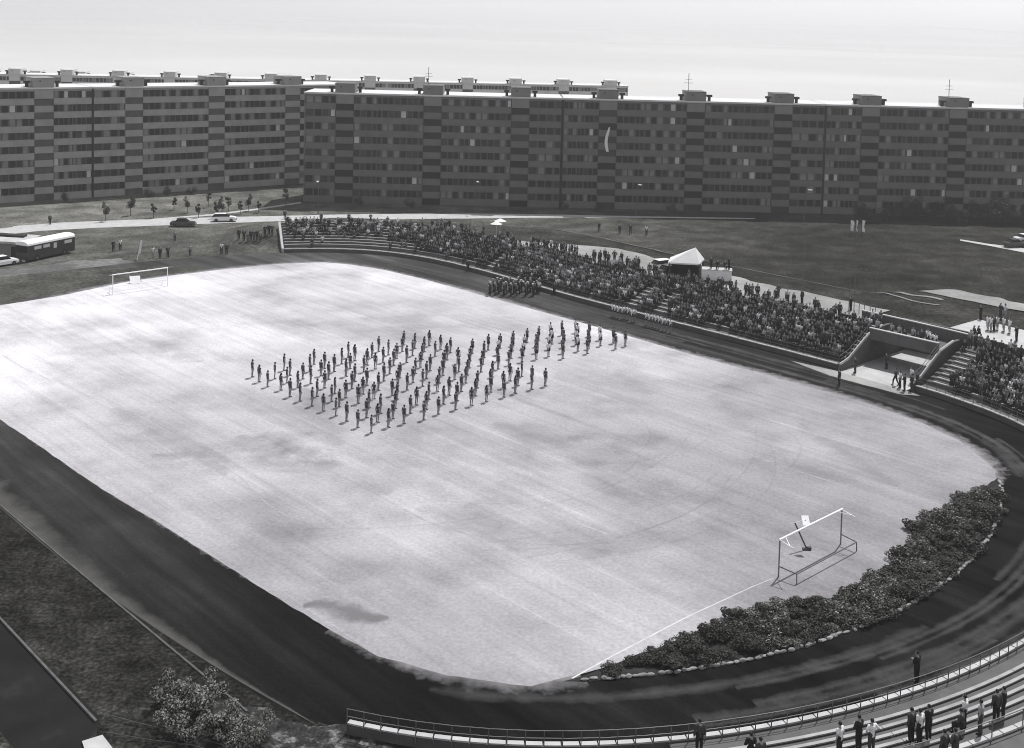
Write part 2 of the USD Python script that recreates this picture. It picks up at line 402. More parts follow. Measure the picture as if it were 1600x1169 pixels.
def sweep(s0, s1, prof, n=None, closed=True):
    """A solid: the profile (d, z) carried along the kerb line from s0 to s1."""
    n = n or max(2, int((s1 - s0) / 1.2) + 1)
    ss = np.linspace(s0, s1, n)
    prof = np.asarray(prof, float); m_ = len(prof)
    v = []
    for s in ss:
        p = K(np.full(m_, s), prof[:, 0])
        w = CEN + p[:, :1] * AX + p[:, 1:] * GV
        v.append(np.c_[w, prof[:, 1]])
    v = np.vstack(v); f = []
    for i in range(n - 1):
        for j in range(m_ if closed else m_ - 1):
            a, b = i * m_ + j, i * m_ + (j + 1) % m_
            f += [[a, b, b + m_], [a, b + m_, a + m_]]
    if closed:
        for j in range(1, m_ - 1):
            f.append([0, j + 1, j]); o = (n - 1) * m_; f.append([o, o + j, o + j + 1])
    t = trimesh.Trimesh(v, f, process=False)
    if closed and t.volume < 0:
        t.invert()
    return t

# running track: everything inside the kerb line, closed along the near side
ks = np.linspace(0, KLEN, 180)
track_poly = [tuple(p) for p in K(ks, np.full(len(ks), -0.02))] + [(41.0, -35.2), (34.7, -35.9), (26, -36.4), (7.5, -37), (-20, -37.2), (-50, -36.5), (-62, -28), (-67, -12)]
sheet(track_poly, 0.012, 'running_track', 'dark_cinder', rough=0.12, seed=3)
dirt = [(-51.3, -30.4), (-30, -30.6), (-11, -30.6), (8, -30.3), (21, -29.6), (32, -29.2), (37, -28.8), (40, -28.5), (44, -26.8), (47.6, -24.2), (48.9, -20), (49.9, -15), (50.6, -10), (51.6, -7), (53.0, -3.5), (53.0, 6.3), (51.3, 9.5), (51.0, 19), (50.6, 23.8), (49.7, 25.4),
        (44.8, 29.6), (40, 31.6), (34, 32.6), (14, 32.5), (2, 32.9), (-22, 32.9), (-33, 32.8), (-40.6, 32.1), (-46, 30.6), (-50, 28.2), (-52.6, 23), (-54.0, 15), (-54.6, 8), (-54.6, 1), (-53, -5), (-52, -9), (-51.3, -17)]
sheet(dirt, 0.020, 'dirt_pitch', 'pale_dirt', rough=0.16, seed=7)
# grass tongue on the left behind the far goal
sheet([(-70, -34), (-52.2, -26), (-52.6, -14), (-54.0, -7), (-55.6, 1), (-55.4, 10), (-57.0, 14), (-61, 9), (-66, -4)], 0.016, 'infield_grass', 'meadow_grass', rough=0.5, seed=12)
def soft_strip(pts, w0, w1, z, name, material, ring=False):
    """A strip along pts (pitch coordinates) reaching w0 to its left and w1 to its right."""
    p = np.asarray(pts, float); n = len(p)
    d = np.gradient(p, axis=0); d /= np.linalg.norm(d, axis=1)[:, None]
    nn = np.stack([-d[:, 1], d[:, 0]], 1)
    k_ = 7; t = np.linspace(0, 1, k_)
    w0, w1 = np.broadcast_to(w0, n), np.broadcast_to(w1, n)
    a = p[:, None, :] + nn[:, None, :] * (w0[:, None] * (1 - t) - w1[:, None] * t)[..., None]
    w = np.concatenate([CEN + a[..., :1] * AX + a[..., 1:] * GV, np.full(a.shape[:2] + (1,), z)], -1).reshape(-1, 3)
    i = np.arange(n * k_).reshape(n, k_)
    q = np.stack([i[:-1, :-1], i[:-1, 1:], i[1:, 1:], i[1:, :-1]], -1).reshape(-1, 4)
    f = np.vstack([q[:, [0, 1, 2]], q[:, [0, 2, 3]]])
    nz = np.cross(w[f[:, 1]] - w[f[:, 0]], w[f[:, 2]] - w[f[:, 0]])[:, 2].mean()
    if nz < 0:
        f = f[:, ::-1]
    uvs = np.stack([np.tile(t, n), np.repeat(np.linspace(0, 1, n), k_)], -1)
    g_ = usdkit.mesh(stage, numbered('/World', name), (w, f), MATS[material], False, uvs)
    tag(g_, kind='structure')
    return g_
def smooth_line(pts, n=60, s_=0.5):
    p = np.asarray(pts, float); tk, _ = splprep(p.T, s=s_, k=min(3, len(p) - 1))
    return np.stack(splev(np.linspace(0, 1, n), tk), 1)
# pale dust carried from the pitch on to the track: along the near side, round the near corner, along the far side
soft_strip(smooth_line([(-50, -30.5), (-20, -30.6), (8, -30.3), (21, -29.6), (32, -29.2), (38, -28.6)], 120), 0.8, 0.45, 0.017, 'dust_edge', 'dust_fringe', True)
soft_strip(smooth_line([(36, -28.9), (40, -28.5), (44, -26.8), (47.6, -24.2), (48.8, -21.5)], 60), 0.8, np.linspace(0.8, 2.6, 60) * np.linspace(1, 0.6, 60), 0.0175, 'dust_edge', 'dust_fringe_near', True)
soft_strip(smooth_line([(50.6, 23.0), (49.7, 25.4), (44.8, 29.6), (40, 31.6), (34, 32.6), (14, 32.5), (2, 32.9), (-22, 32.9), (-33, 32.8), (-40.6, 32.1), (-46, 30.6), (-50, 28.2), (-52.6, 23), (-54.0, 15), (-54.6, 8), (-54.6, 1), (-53, -5), (-52, -9), (-51.3, -17)], 200), -0.0 + 0.8, 1.8, 0.0172, 'dust_edge', 'dust_fringe', True)
# worn, dusty bands along the lanes of the track
for i in range(26):
    s0_ = np.random.default_rng(i).uniform(20, KLEN - 30); L_ = np.random.default_rng(i + 90).uniform(14, 45); d_ = -np.random.default_rng(i + 40).uniform(0.8, 5.6)
    q_ = np.linspace(s0_, min(s0_ + L_, KLEN - 3), 50)
    w_ = np.random.default_rng(i + 7).uniform(0.2, 0.9)
    soft_strip(K(q_, np.full(50, d_)), w_, w_, 0.0132 + 0.00008 * i, 'worn_lane', 'track_dust')
# scuffs and wheel tracks on the pitch
rs_ = np.random.default_rng(78)
for i in range(7):
    t0 = rs_.uniform(0, 1); r0 = rs_.uniform(9, 30)
    th = np.linspace(-1.3, 0.9, 40) * rs_.uniform(0.3, 0.9) + rs_.uniform(-0.7, 0.4)
    cx = 47 - r0 - rs_.uniform(0, 14)
    wt = np.c_[cx + (r0 + rs_.uniform(-1, 1)) * np.cos(th) * 0.9, -1.5 + rs_.uniform(-2, 2) + r0 * 1.02 * np.sin(th)]
    wt = wt[(wt[:, 1] > -27.5) & (wt[:, 1] < 31)]
    if len(wt) > 6:
        soft_strip(wt, 0.18, 0.18, 0.0225 + 0.0002 * i, 'wheel_track', 'tyre_soft')
for i in range(20):
    u0, v0 = rs_.uniform(-45, 35), rs_.uniform(-26, 28); ln = rs_.uniform(8, 26); a_ = rs_.normal(0, 0.06)
    t = np.linspace(-0.5, 0.5, 24)
    soft_strip(np.c_[u0 + ln * t * math.cos(a_), v0 + ln * t * math.sin(a_) + 0.3 * np.sin(t * 5 + i)], 0.16, 0.16, 0.0262 + 0.0001 * i, 'scuff_line', 'scuff_pale' if i % 5 else 'tyre_soft')
for i in range(13):
    u0, v0 = rs_.uniform(-30, 40), rs_.uniform(-26, 22); ln = rs_.uniform(6, 16); a_ = rs_.normal(0, 0.35); w_ = rs_.uniform(1.5, 4)
    if i < 4:
        u0, v0, ln, w_ = ((14, -16, 18, 5), (2, -22, 20, 4), (24, 3, 16, 4), (33, -12, 15, 4.5))[i]
    t = np.linspace(-0.5, 0.5, 24)
    soft_strip(np.c_[u0 + ln * t * math.cos(a_), v0 + ln * t * math.sin(a_)], w_ * np.sqrt(np.maximum(1 - 4 * t * t, 0.02)), w_ * np.sqrt(np.maximum(1 - 4 * t * t, 0.02)), 0.0206 + 0.0001 * i, 'stained_ground', 'scuff_dark')
# damp patch and chalk marks on the dirt
pa = smooth_line([uv_of(at(x, y)) for x, y in ((474, 950), (500, 944), (530, 955), (565, 961), (607, 966))], 40, 0.2)
tt_ = np.linspace(0, 1, 40)
soft_strip(pa, 0.35 + 1.1 * np.sin(np.pi * tt_) ** 0.6, 0.3 + 1.15 * np.sin(np.pi * tt_ ** 1.3) ** 0.7, 0.0285, 'damp_patch', 'damp_soft')
def strip_uv(pts, w, z, name, material, rough=0.0, seed=0):
    p = np.asarray(pts, float)
    d = np.gradient(p, axis=0); d /= np.linalg.norm(d, axis=1)[:, None]
    n = np.stack([-d[:, 1], d[:, 0]], 1) * np.asarray(w).reshape(-1, 1) / 2
    return sheet(np.vstack([p + n, (p - n)[::-1]]), z, name, material, rough=rough, seed=seed)
strip_uv([(48.5, -22.0), (48.4, -18), (48.4, -12), (48.7, -6), (48.9, -4)], [0.10, 0.10, 0.08, 0.06, 0.03], 0.025, 'chalk_line', 'chalk', 0.03)
for i, q in enumerate((((980, 646), (1000, 655), (1013, 670), (1014, 688), (1003, 704), (980, 716)), ((1080, 648), (1100, 656), (1110, 670), (1103, 688), (1080, 703), (1045, 716)), ((1222, 672), (1243, 684), (1251, 700), (1246, 718), (1232, 733)), ((930, 722), (980, 724), (1020, 716), (1040, 706)))):
    soft_strip(smooth_line([uv_of(at(x, y)) for x, y in q], 40, 0.3), 0.17, 0.17, 0.0288, 'wheel_track', 'tyre_soft')
soft_strip(smooth_line([(-58, -36.9), (0, -37.0), (20, -36.7), (31, -36.3), (39, -35.4), (43, -34.4)], 140)[::-1], 0.0, np.r_[np.linspace(0.05, 2.6, 50), np.linspace(2.6, 4.4, 90)], 0.0155, 'outer_lane', 'dry_cinder')
# near side: rough grass, kerb, asphalt path
sheet([(-60, -36.6), (7.5, -37.0), (26, -36.4), (34.7, -35.9), (40.2, -35.2), (43.4, -33.2), (46, -31.5), (52, -36), (50, -50), (35.6, -42.2), (23.2, -42.5), (-60, -43.5)], 0.008, 'verge', 'rough_grass', rough=0.1, seed=5)
sheet([(-60, -43.6), (23.2, -42.6), (36.0, -42.2), (39.3, -46.2), (22, -46.6), (-60, -47.6)], 0.006, 'asphalt_path', 'asphalt', rough=0.02)
sheet([(-60, -47.7), (22, -46.7), (39.3, -46.3), (48, -52), (60, -70), (-60, -75)], 0.007, 'lower_verge', 'rough_grass', rough=0.1, seed=8)

# ------------------------------------------------------------------ embankment behind the stands
S_A = s_near(-59.1, 27.4)                 # left end of the long stand
S_T0, S_T1 = s_at_u(26.6), s_at_u(35.0)   # the tunnel gap
S_B = s_near(57.5, 25.6)                  # end of the steep block on the right
S_C = s_near(55.6, -22.8)                 # end of the low terrace
S_L0, S_M = s_near(-62, 20), s_near(-50, 38.5)
DB = 8.0
def smooth(a, b, x):
    t = np.clip((np.asarray(x, float) - a) / (b - a), 0, 1)
    return t * t * (3 - 2 * t)
def emb_h(s, d):
    H0 = 3.1 * (0.75 * smooth(S_L0 - 4, S_A - 0.5, s) + 0.25 * smooth(S_A, S_A + 7, s)) * (1 - 0.62 * smooth(S_B - 2, S_B + 8, s))
    wd = 12 + 8 * smooth(S_M, S_M + 14, s) + 27 * smooth(S_T0 - 12, S_T0 + 4, s) - 36 * smooth(S_B, S_B + 14, s)
    fall = 16 + 8 * smooth(S_T0 - 12, S_T0 + 4, s)
    return H0 * (1 - smooth(0, 1, (d - wd) / fall)) - 0.12 * smooth(0, 1, (d - wd - fall + 5) / 5) - 0.05
ss = np.sort(np.r_[np.linspace(S_L0 - 6, S_T0, 70), S_T0 + 0.01, np.linspace(S_T0 + 0.6, S_T1 - 0.6, 8), S_T1 - 0.01, np.linspace(S_T1, S_C, 60)])
dd = np.array([8.02, 9, 10.05, 11.5, 13, 14.5, 16, 18, 20, 23, 26, 29, 32, 36, 40, 45, 50, 56, 62, 68, 74])
SS, DD = np.meshgrid(ss, dd, indexing='ij')
P = K(SS.ravel(), DD.ravel())
Wp = CEN + P[:, :1] * AX + P[:, 1:] * GV
HH = emb_h(SS, DD) + 0.12 * (meshkit.fbm(np.c_[Wp * 0.15, np.zeros(len(Wp))], 3, 2).reshape(SS.shape) - 0.5) * smooth(10, 14, DD)
skip = np.zeros((len(ss) - 1, len(dd) - 1), bool)
sc, dc = (ss[:-1] + ss[1:]) / 2, (dd[:-1] + dd[1:]) / 2
skip |= ((sc > S_T0) & (sc < S_T1))[:, None] & (dc < 13)[None, :]
skip |= (sc > S_B + 14)[:, None] & (dc > 32)[None, :]
skip |= (sc < S_L0 + 12)[:, None] & (dc > 32)[None, :]
em = grid_mesh(Wp[:, 0].reshape(SS.shape), Wp[:, 1].reshape(SS.shape), HH, skip)
if em.face_normals[:, 2].mean() < 0:
    em.invert()
part('embankment', em, 'meadow_grass', smooth=True, kind='structure')

ss2 = np.linspace(S_L0 - 6, S_A - 0.33, 24); dd2 = np.linspace(0.4, 8.03, 10)
S2, D2 = np.meshgrid(ss2, dd2, indexing='ij')
P = K(S2.ravel(), D2.ravel()); Wp = CEN + P[:, :1] * AX + P[:, 1:] * GV
em2 = grid_mesh(Wp[:, 0].reshape(S2.shape), Wp[:, 1].reshape(S2.shape), emb_h(S2, np.full(D2.shape, 8.03)) * smooth(0.3, 8.0, D2) - 0.02 * (D2 < 0.5))
if em2.face_normals[:, 2].mean() < 0:
    em2.invert()
part('embankment', em2, 'meadow_grass', smooth=True, kind='structure')

def drape(s0, s1, d0f, d1f, name, material, lift=0.03, n=60, m_=8):
    s = np.linspace(s0, s1, n)
    rows = []
    for i, si in enumerate(s):
        d = np.linspace(d0f(si), d1f(si), m_)
        p = K(np.full(m_, si), d); w = CEN + p[:, :1] * AX + p[:, 1:] * GV
        rows.append(np.c_[w, emb_h(np.full(m_, si), d) + lift + 0.07])
    a = np.array(rows)
    g = grid_mesh(a[..., 0], a[..., 1], a[..., 2])
    if g.face_normals[:, 2].mean() < 0:
        g.invert()
    return part(name, g, material, smooth=True, kind='structure')
jit = lambda s, k: 1.1 * (meshkit.fbm(np.array([[s * 0.22, k, 0.5]]), 3, 9)[0] - 0.5)
s_p0, s_p1 = s_at_u(-36), s_at_u(23)
drape(s_p0, s_p1, lambda s: 8.05, lambda s: 8.6 + 10.0 * min(1, max(0, (s - s_p0) / 14)) * (1 - 0.3 * max(0, (s - s_p0) / (s_p1 - s_p0))) + 2 * jit(s, 1), 'gravel_path', 'pale_gravel')
drape(s_at_u(30.6), S_T1 - 0.1, lambda s: 13.2, lambda s: 20.5 + 1.5 * jit(s, 2), 'plaza', 'pale_concrete', n=20)
drape(S_T1 - 0.1, S_B - 4, lambda s: 10.2, lambda s: 20.5 + 1.5 * jit(s, 2), 'plaza', 'pale_concrete')
drape(s_at_u(20), s_at_u(38), lambda s: 28.5 + 2 * jit(s, 4), lambda s: 33 + 4 * jit(s, 3), 'gravel_yard', 'pale_gravel', n=40)
drape(s_at_u(-50), s_at_u(25), lambda s: 23.0 + 3 * jit(s, 5), lambda s: 23.4 + 3 * jit(s, 5), 'trodden_path', 'damp_dirt', n=80, m_=3)
drape(s_at_u(-2), s_at_u(24), lambda s: 25.5 + 3 * jit(s, 6), lambda s: 26.2 + 3 * jit(s, 6), 'trodden_path', 'damp_dirt', n=50, m_=3)

def px_sheet(pix, z, name, material, rough=0.0, seed=0):
    return sheet([tuple(uv_of(at(x, y, z))) for x, y in pix], z, name, material, rough=rough, seed=seed)
px_sheet([(-90, 366), (0, 357), (60, 351), (150, 347), (300, 340.5), (480, 336.3), (560, 334.7), (740, 333.6), (850, 335), (1000, 338), (1180, 341), (1180, 342.3), (1000, 340.3),
          (850, 340.2), (740, 341.3), (560, 343.3), (480, 344), (300, 350.5), (150, 356), (60, 361), (0, 368), (-90, 380)], 0.014, 'road', 'pale_concrete', rough=0.1)
px_sheet([(20, 353.5), (100, 347.5), (230, 342.6), (330, 334.5), (400, 326), (470, 315.5), (471, 317.5), (400, 328.3), (330, 337), (232, 344.6), (100, 349.2), (20, 355)], 0.02, 'footpath', 'pale_concrete', rough=0.1)
px_sheet([(330, 336), (372, 338.6), (372, 339.8), (330, 337.2)], 0.024, 'footpath', 'pale_concrete')
px_sheet([(1500, 374), (1545, 381), (1600, 388), (1650, 395), (1650, 402), (1600, 394.5), (1545, 384), (1500, 376)], 0.016, 'footpath', 'pale_concrete', rough=0.1)
px_sheet([(-60, 424), (40, 416), (120, 406), (200, 404), (205, 412), (150, 432), (60, 452), (-60, 470)], 0.005, 'worn_ground', 'worn_grass', rough=2.2, seed=2)

# ------------------------------------------------------------------ stands
ROW0, TR, RI, Z0, NR = 1.75, 0.69, 0.30, 0.78, 9
def grandstand(s0, s1, label, rows, row0, tr, ri, stone, post_gap, aisles, back, end_row=None, cat_='grandstand', bench_skip=(), bw=0.3):
    g = thing('grandstand', label, cat_, loc=(0, 0, 0))
    end_row = end_row or s1
    part('front_wall', sweep(s0, s1, [(0.0, -0.3), (0.3, -0.3), (0.3, 0.5), (0.0, 0.5)]), 'dark_concrete', g)
    n = max(1, int((s1 - s0) / stone)); e = np.linspace(s0, s1, n + 1)
    for a, b in zip(e[:-1], e[1:]):
        j = RNG.uniform(-0.012, 0.012)
        part('coping_stone', sweep(a + 0.035, b - 0.035, [(-0.03 + j, 0.502), (0.27 + j, 0.502), (0.27 + j, 0.58 + j), (-0.03 + j, 0.58 + j)], 2), 'pale_concrete', g)
    part('walkway', sweep(s0, end_row, [(0.302, -0.2), (row0, -0.2), (row0, 0.42), (0.302, 0.42)]), 'concrete', g)
    # steps, each with its bench cut at the aisles
    for r in range(rows):
        d0 = row0 + r * tr; z = Z0 + r * ri if ri > 0.2 else 0.55 + r * ri
        dend = d0 + tr if r < rows - 1 else back
        part('terrace_step', sweep(s0, end_row, [(d0 + 0.003, -0.1), (dend, -0.1), (dend, z), (d0 + 0.003, z)]), 'concrete', g)
        cuts = sorted(aisles) + [end_row + 9]
        a = s0 + 0.15
        for c in cuts:
            b = min(c - 0.75, end_row - 0.15)
            if b > a + 0.5:
                m_ = max(1, int((b - a) / 9.0)); ee = np.linspace(a, b, m_ + 1)
                for p, q in zip(ee[:-1], ee[1:]):
                    if (r, len(ee)) in bench_skip:
                        continue
                    part('bench', sweep(p + 0.02, q - 0.02, [(d0 + 0.03, z + 0.06), (d0 + 0.03 + bw, z + 0.06), (d0 + 0.03 + bw, z + 0.13), (d0 + 0.03, z + 0.13)]), 'bench_paint', g)
            a = c + 0.75
            if c < end_row and r < rows - 1:
                part('aisle_step', sweep(c - 0.72, c + 0.72, [(d0 + 0.03, z), (d0 + 0.34, z), (d0 + 0.34, z + 0.1), (d0 + 0.03, z + 0.1)], 2), 'bench_paint', g)
                if ri > 0.2:
                    part('aisle_step', sweep(c - 0.72, c + 0.72, [(d0 + 0.40, z), (d0 + tr, z), (d0 + tr, z + 0.16), (d0 + 0.40, z + 0.16)], 2), 'concrete', g)
    # railing along the kerb
    npst = max(2, int((s1 - s0) / post_gap)); ps = np.linspace(s0 + 0.05, s1 - 0.05, npst + 1)
    for s in ps:
        part('rail_post', tube(KW(s, 0.33, 0.2), KW(s, 0.33, 1.32), 0.026, 6), 'steel_rail', g)
    for z in (1.32, 0.95):
        part('rail', path_tube([KW(s, 0.33, z) for s in np.linspace(s0 + 0.05, s1 - 0.05, max(4, int((s1 - s0) / 1.7)))], 0.022, 5), 'steel_rail', g)
    return g

AISLES_A = [s_at_u(-30.5), s_at_u(-3.2), s_at_u(1.0)]
AISLES_B = [s_at_u(36.6)]
g1 = grandstand(S_A, S_T0 - 0.25, 'long curved concrete grandstand packed with spectators behind the far track', NR, ROW0, TR, RI, 1.25, 2.1, AISLES_A, DB - 0.01)
part('end_wall', sweep(S_A - 0.32, S_A - 0.004, [(0.0, -0.2), (DB, -0.2), (DB, 3.35), (ROW0, 0.95), (0.0, 0.62)], 2), 'pale_concrete', g1)
g2 = grandstand(S_T1 + 0.25, S_B, 'steep concrete grandstand block with crowd right of the tunnel', NR, ROW0, TR, RI, 1.25, 1.0, AISLES_B, DB - 0.01)
g3 = grandstand(S_B + 0.3, KLEN - 0.2, 'low terrace with white benches and railing at lower right', 5, 1.45, 0.72, 0.1, 0.86, 0.86, [], 5.4, end_row=S_C, bw=0.2)
sk = np.arange(S_B + 1, S_C - 1, 1.0)
for s in np.arange(S_C - 26, S_C - 1, 2.0):
    part('back_rail_post', tube(KW(s, 5.3, 0.9), KW(s, 5.3, 1.85), 0.03, 6), 'steel_rail', g3)
part('back_rail', path_tube([KW(s, 5.3, 1.85) for s in np.arange(S_C - 26, S_C - 0.9, 1.0)], 0.026, 5), 'steel_rail', g3)
e = np.arange(S_C - 27, S_C - 0.5, 0.95)
for a, b in zip(e[:-1], e[1:]):
    part('edge_stone', sweep(a + 0.03, b - 0.03, [(5.1, 0.956), (5.38, 0.956), (5.38, 1.06), (5.1, 1.06)], 2), 'pale_concrete', g3)
strip = [tuple(K(s, 5.42)) for s in np.linspace(S_C - 30, S_C, 20)] + [tuple(K(s, 13.0)) for s in np.linspace(S_C, S_C - 30, 20)]
sheet(strip, 0.9, 'terrace_path', 'concrete', rough=0.0)

# ------------------------------------------------------------------ tunnel under the stand, with its deck, walls and parapet
tn = thing('tunnel', 'concrete players tunnel with deck and fascia through the grandstand', 'tunnel')
def uvbox(u0, u1, v0, v1, z0, z1):
    b = box(u0, u1, v0, v1, z0, z1)
    v = b.vertices
    w = CEN + v[:, :1] * AX + v[:, 1:2] * GV
    t = trimesh.Trimesh(np.c_[w, v[:, 2]], b.faces, process=False)
    if t.volume < 0:
        t.invert()
    return t
def uvprism(u0, u1, prof):     # prof: (v, z) polygon carried from u0 to u1
    p = np.asarray(prof, float); m_ = len(p)
    v = np.vstack([np.c_[np.full(m_, u0), p], np.c_[np.full(m_, u1), p]])
    f = []
    for j in range(m_):
        b = (j + 1) % m_
        f += [[j, b, b + m_], [j, b + m_, j + m_]]
    from shapely.geometry import Polygon
    vv, ff = trimesh.creation.triangulate_polygon(Polygon(p), engine='earcut')
    idx = [int(np.argmin(np.hypot(*(p - q).T))) for q in vv]
    for t in ff:
        f += [[idx[t[0]], idx[t[1]], idx[t[2]]], [m_ + idx[t[2]], m_ + idx[t[1]], m_ + idx[t[0]]]]
    w = CEN + v[:, :1] * AX + v[:, 1:2] * GV
    t = trimesh.Trimesh(np.c_[w, v[:, 2]], f, process=False)
    t.fix_normals()
    return t
wall_prof = [(40.0, -0.2), (40.0, 0.62), (41.6, 0.95), (45.4, 2.9), (48.2, 3.42), (53.4, 3.42), (53.4, -0.2)]
part('side_wall', uvprism(26.62, 26.98, wall_prof), 'concrete', tn)
part('side_wall', uvprism(34.62, 34.98, wall_prof), 'concrete', tn)
part('wall_coping', cat([tube(W(26.8, a, b + 0.03), W(26.8, c, d + 0.03), 0.14, 6) for (a, b), (c, d) in zip(wall_prof[1:4], wall_prof[2:5])]), 'pale_concrete', tn)
part('wall_coping', cat([tube(W(34.8, a, b + 0.03), W(34.8, c, d + 0.03), 0.14, 6) for (a, b), (c, d) in zip(wall_prof[1:4], wall_prof[2:5])]), 'pale_concrete', tn)
part('deck', uvbox(26.99, 34.61, 45.6, 49.9, 2.55, 2.85), 'concrete', tn)
part('fascia', uvbox(26.985, 34.615, 45.35, 45.595, 2.45, 3.62), 'concrete', tn)
part('fascia_coping', uvbox(26.9, 34.7, 45.3, 45.65, 3.623, 3.7), 'pale_concrete', tn)
part('back_wall', uvbox(26.99, 34.61, 53.1, 53.4, -0.1, 3.42), 'concrete', tn)
for zz_ in (0.9, 1.35):
    part('handrail', path_tube([W(26.8, 40.1, 0.62 + zz_ - 0.35), W(26.8, 41.6, 0.95 + zz_ - 0.35), W(26.8, 45.2, 2.8 + zz_ - 0.35)], 0.03, 5), 'steel_rail', tn)
    part('handrail', path_tube([W(34.8, 40.1, 0.62 + zz_ - 0.35), W(34.8, 41.6, 0.95 + zz_ - 0.35), W(34.8, 45.2, 2.8 + zz_ - 0.35)], 0.03, 5), 'steel_rail', tn)
sheet([(26.99, 37.6), (34.61, 37.6), (34.61, 53.1), (26.99, 53.1)], 0.03, 'tunnel_road', 'pale_concrete')
sheet([(21.5, 39.0), (26.99, 37.55), (34.61, 37.55), (36.4, 38.6), (34.5, 39.2), (26.99, 39.6)], 0.034, 'tunnel_road', 'pale_gravel', rough=0.2)
pw = thing('parapet_wall', 'long low concrete parapet wall with pale coping behind the tunnel deck', 'wall')
e = np.arange(s_at_u(23.0), S_B - 2, 2.4)
for a, b in zip(e[:-1], e[1:]):
    part('wall_panel', sweep(a + 0.012, b - 0.012, [(9.92, 2.6), (10.12, 2.6), (10.12, 4.0), (9.92, 4.0)], 2), 'concrete', pw)
part('coping', sweep(e[0], e[-1], [(9.86, 4.003), (10.18, 4.003), (10.18, 4.1), (9.86, 4.1)]), 'pale_concrete', pw)
part('landing', sweep(S_T1 + 0.25, e[-1], [(8.0, 2.7), (9.915, 2.7), (9.915, 3.15), (8.0, 3.15)]), 'concrete', g2)

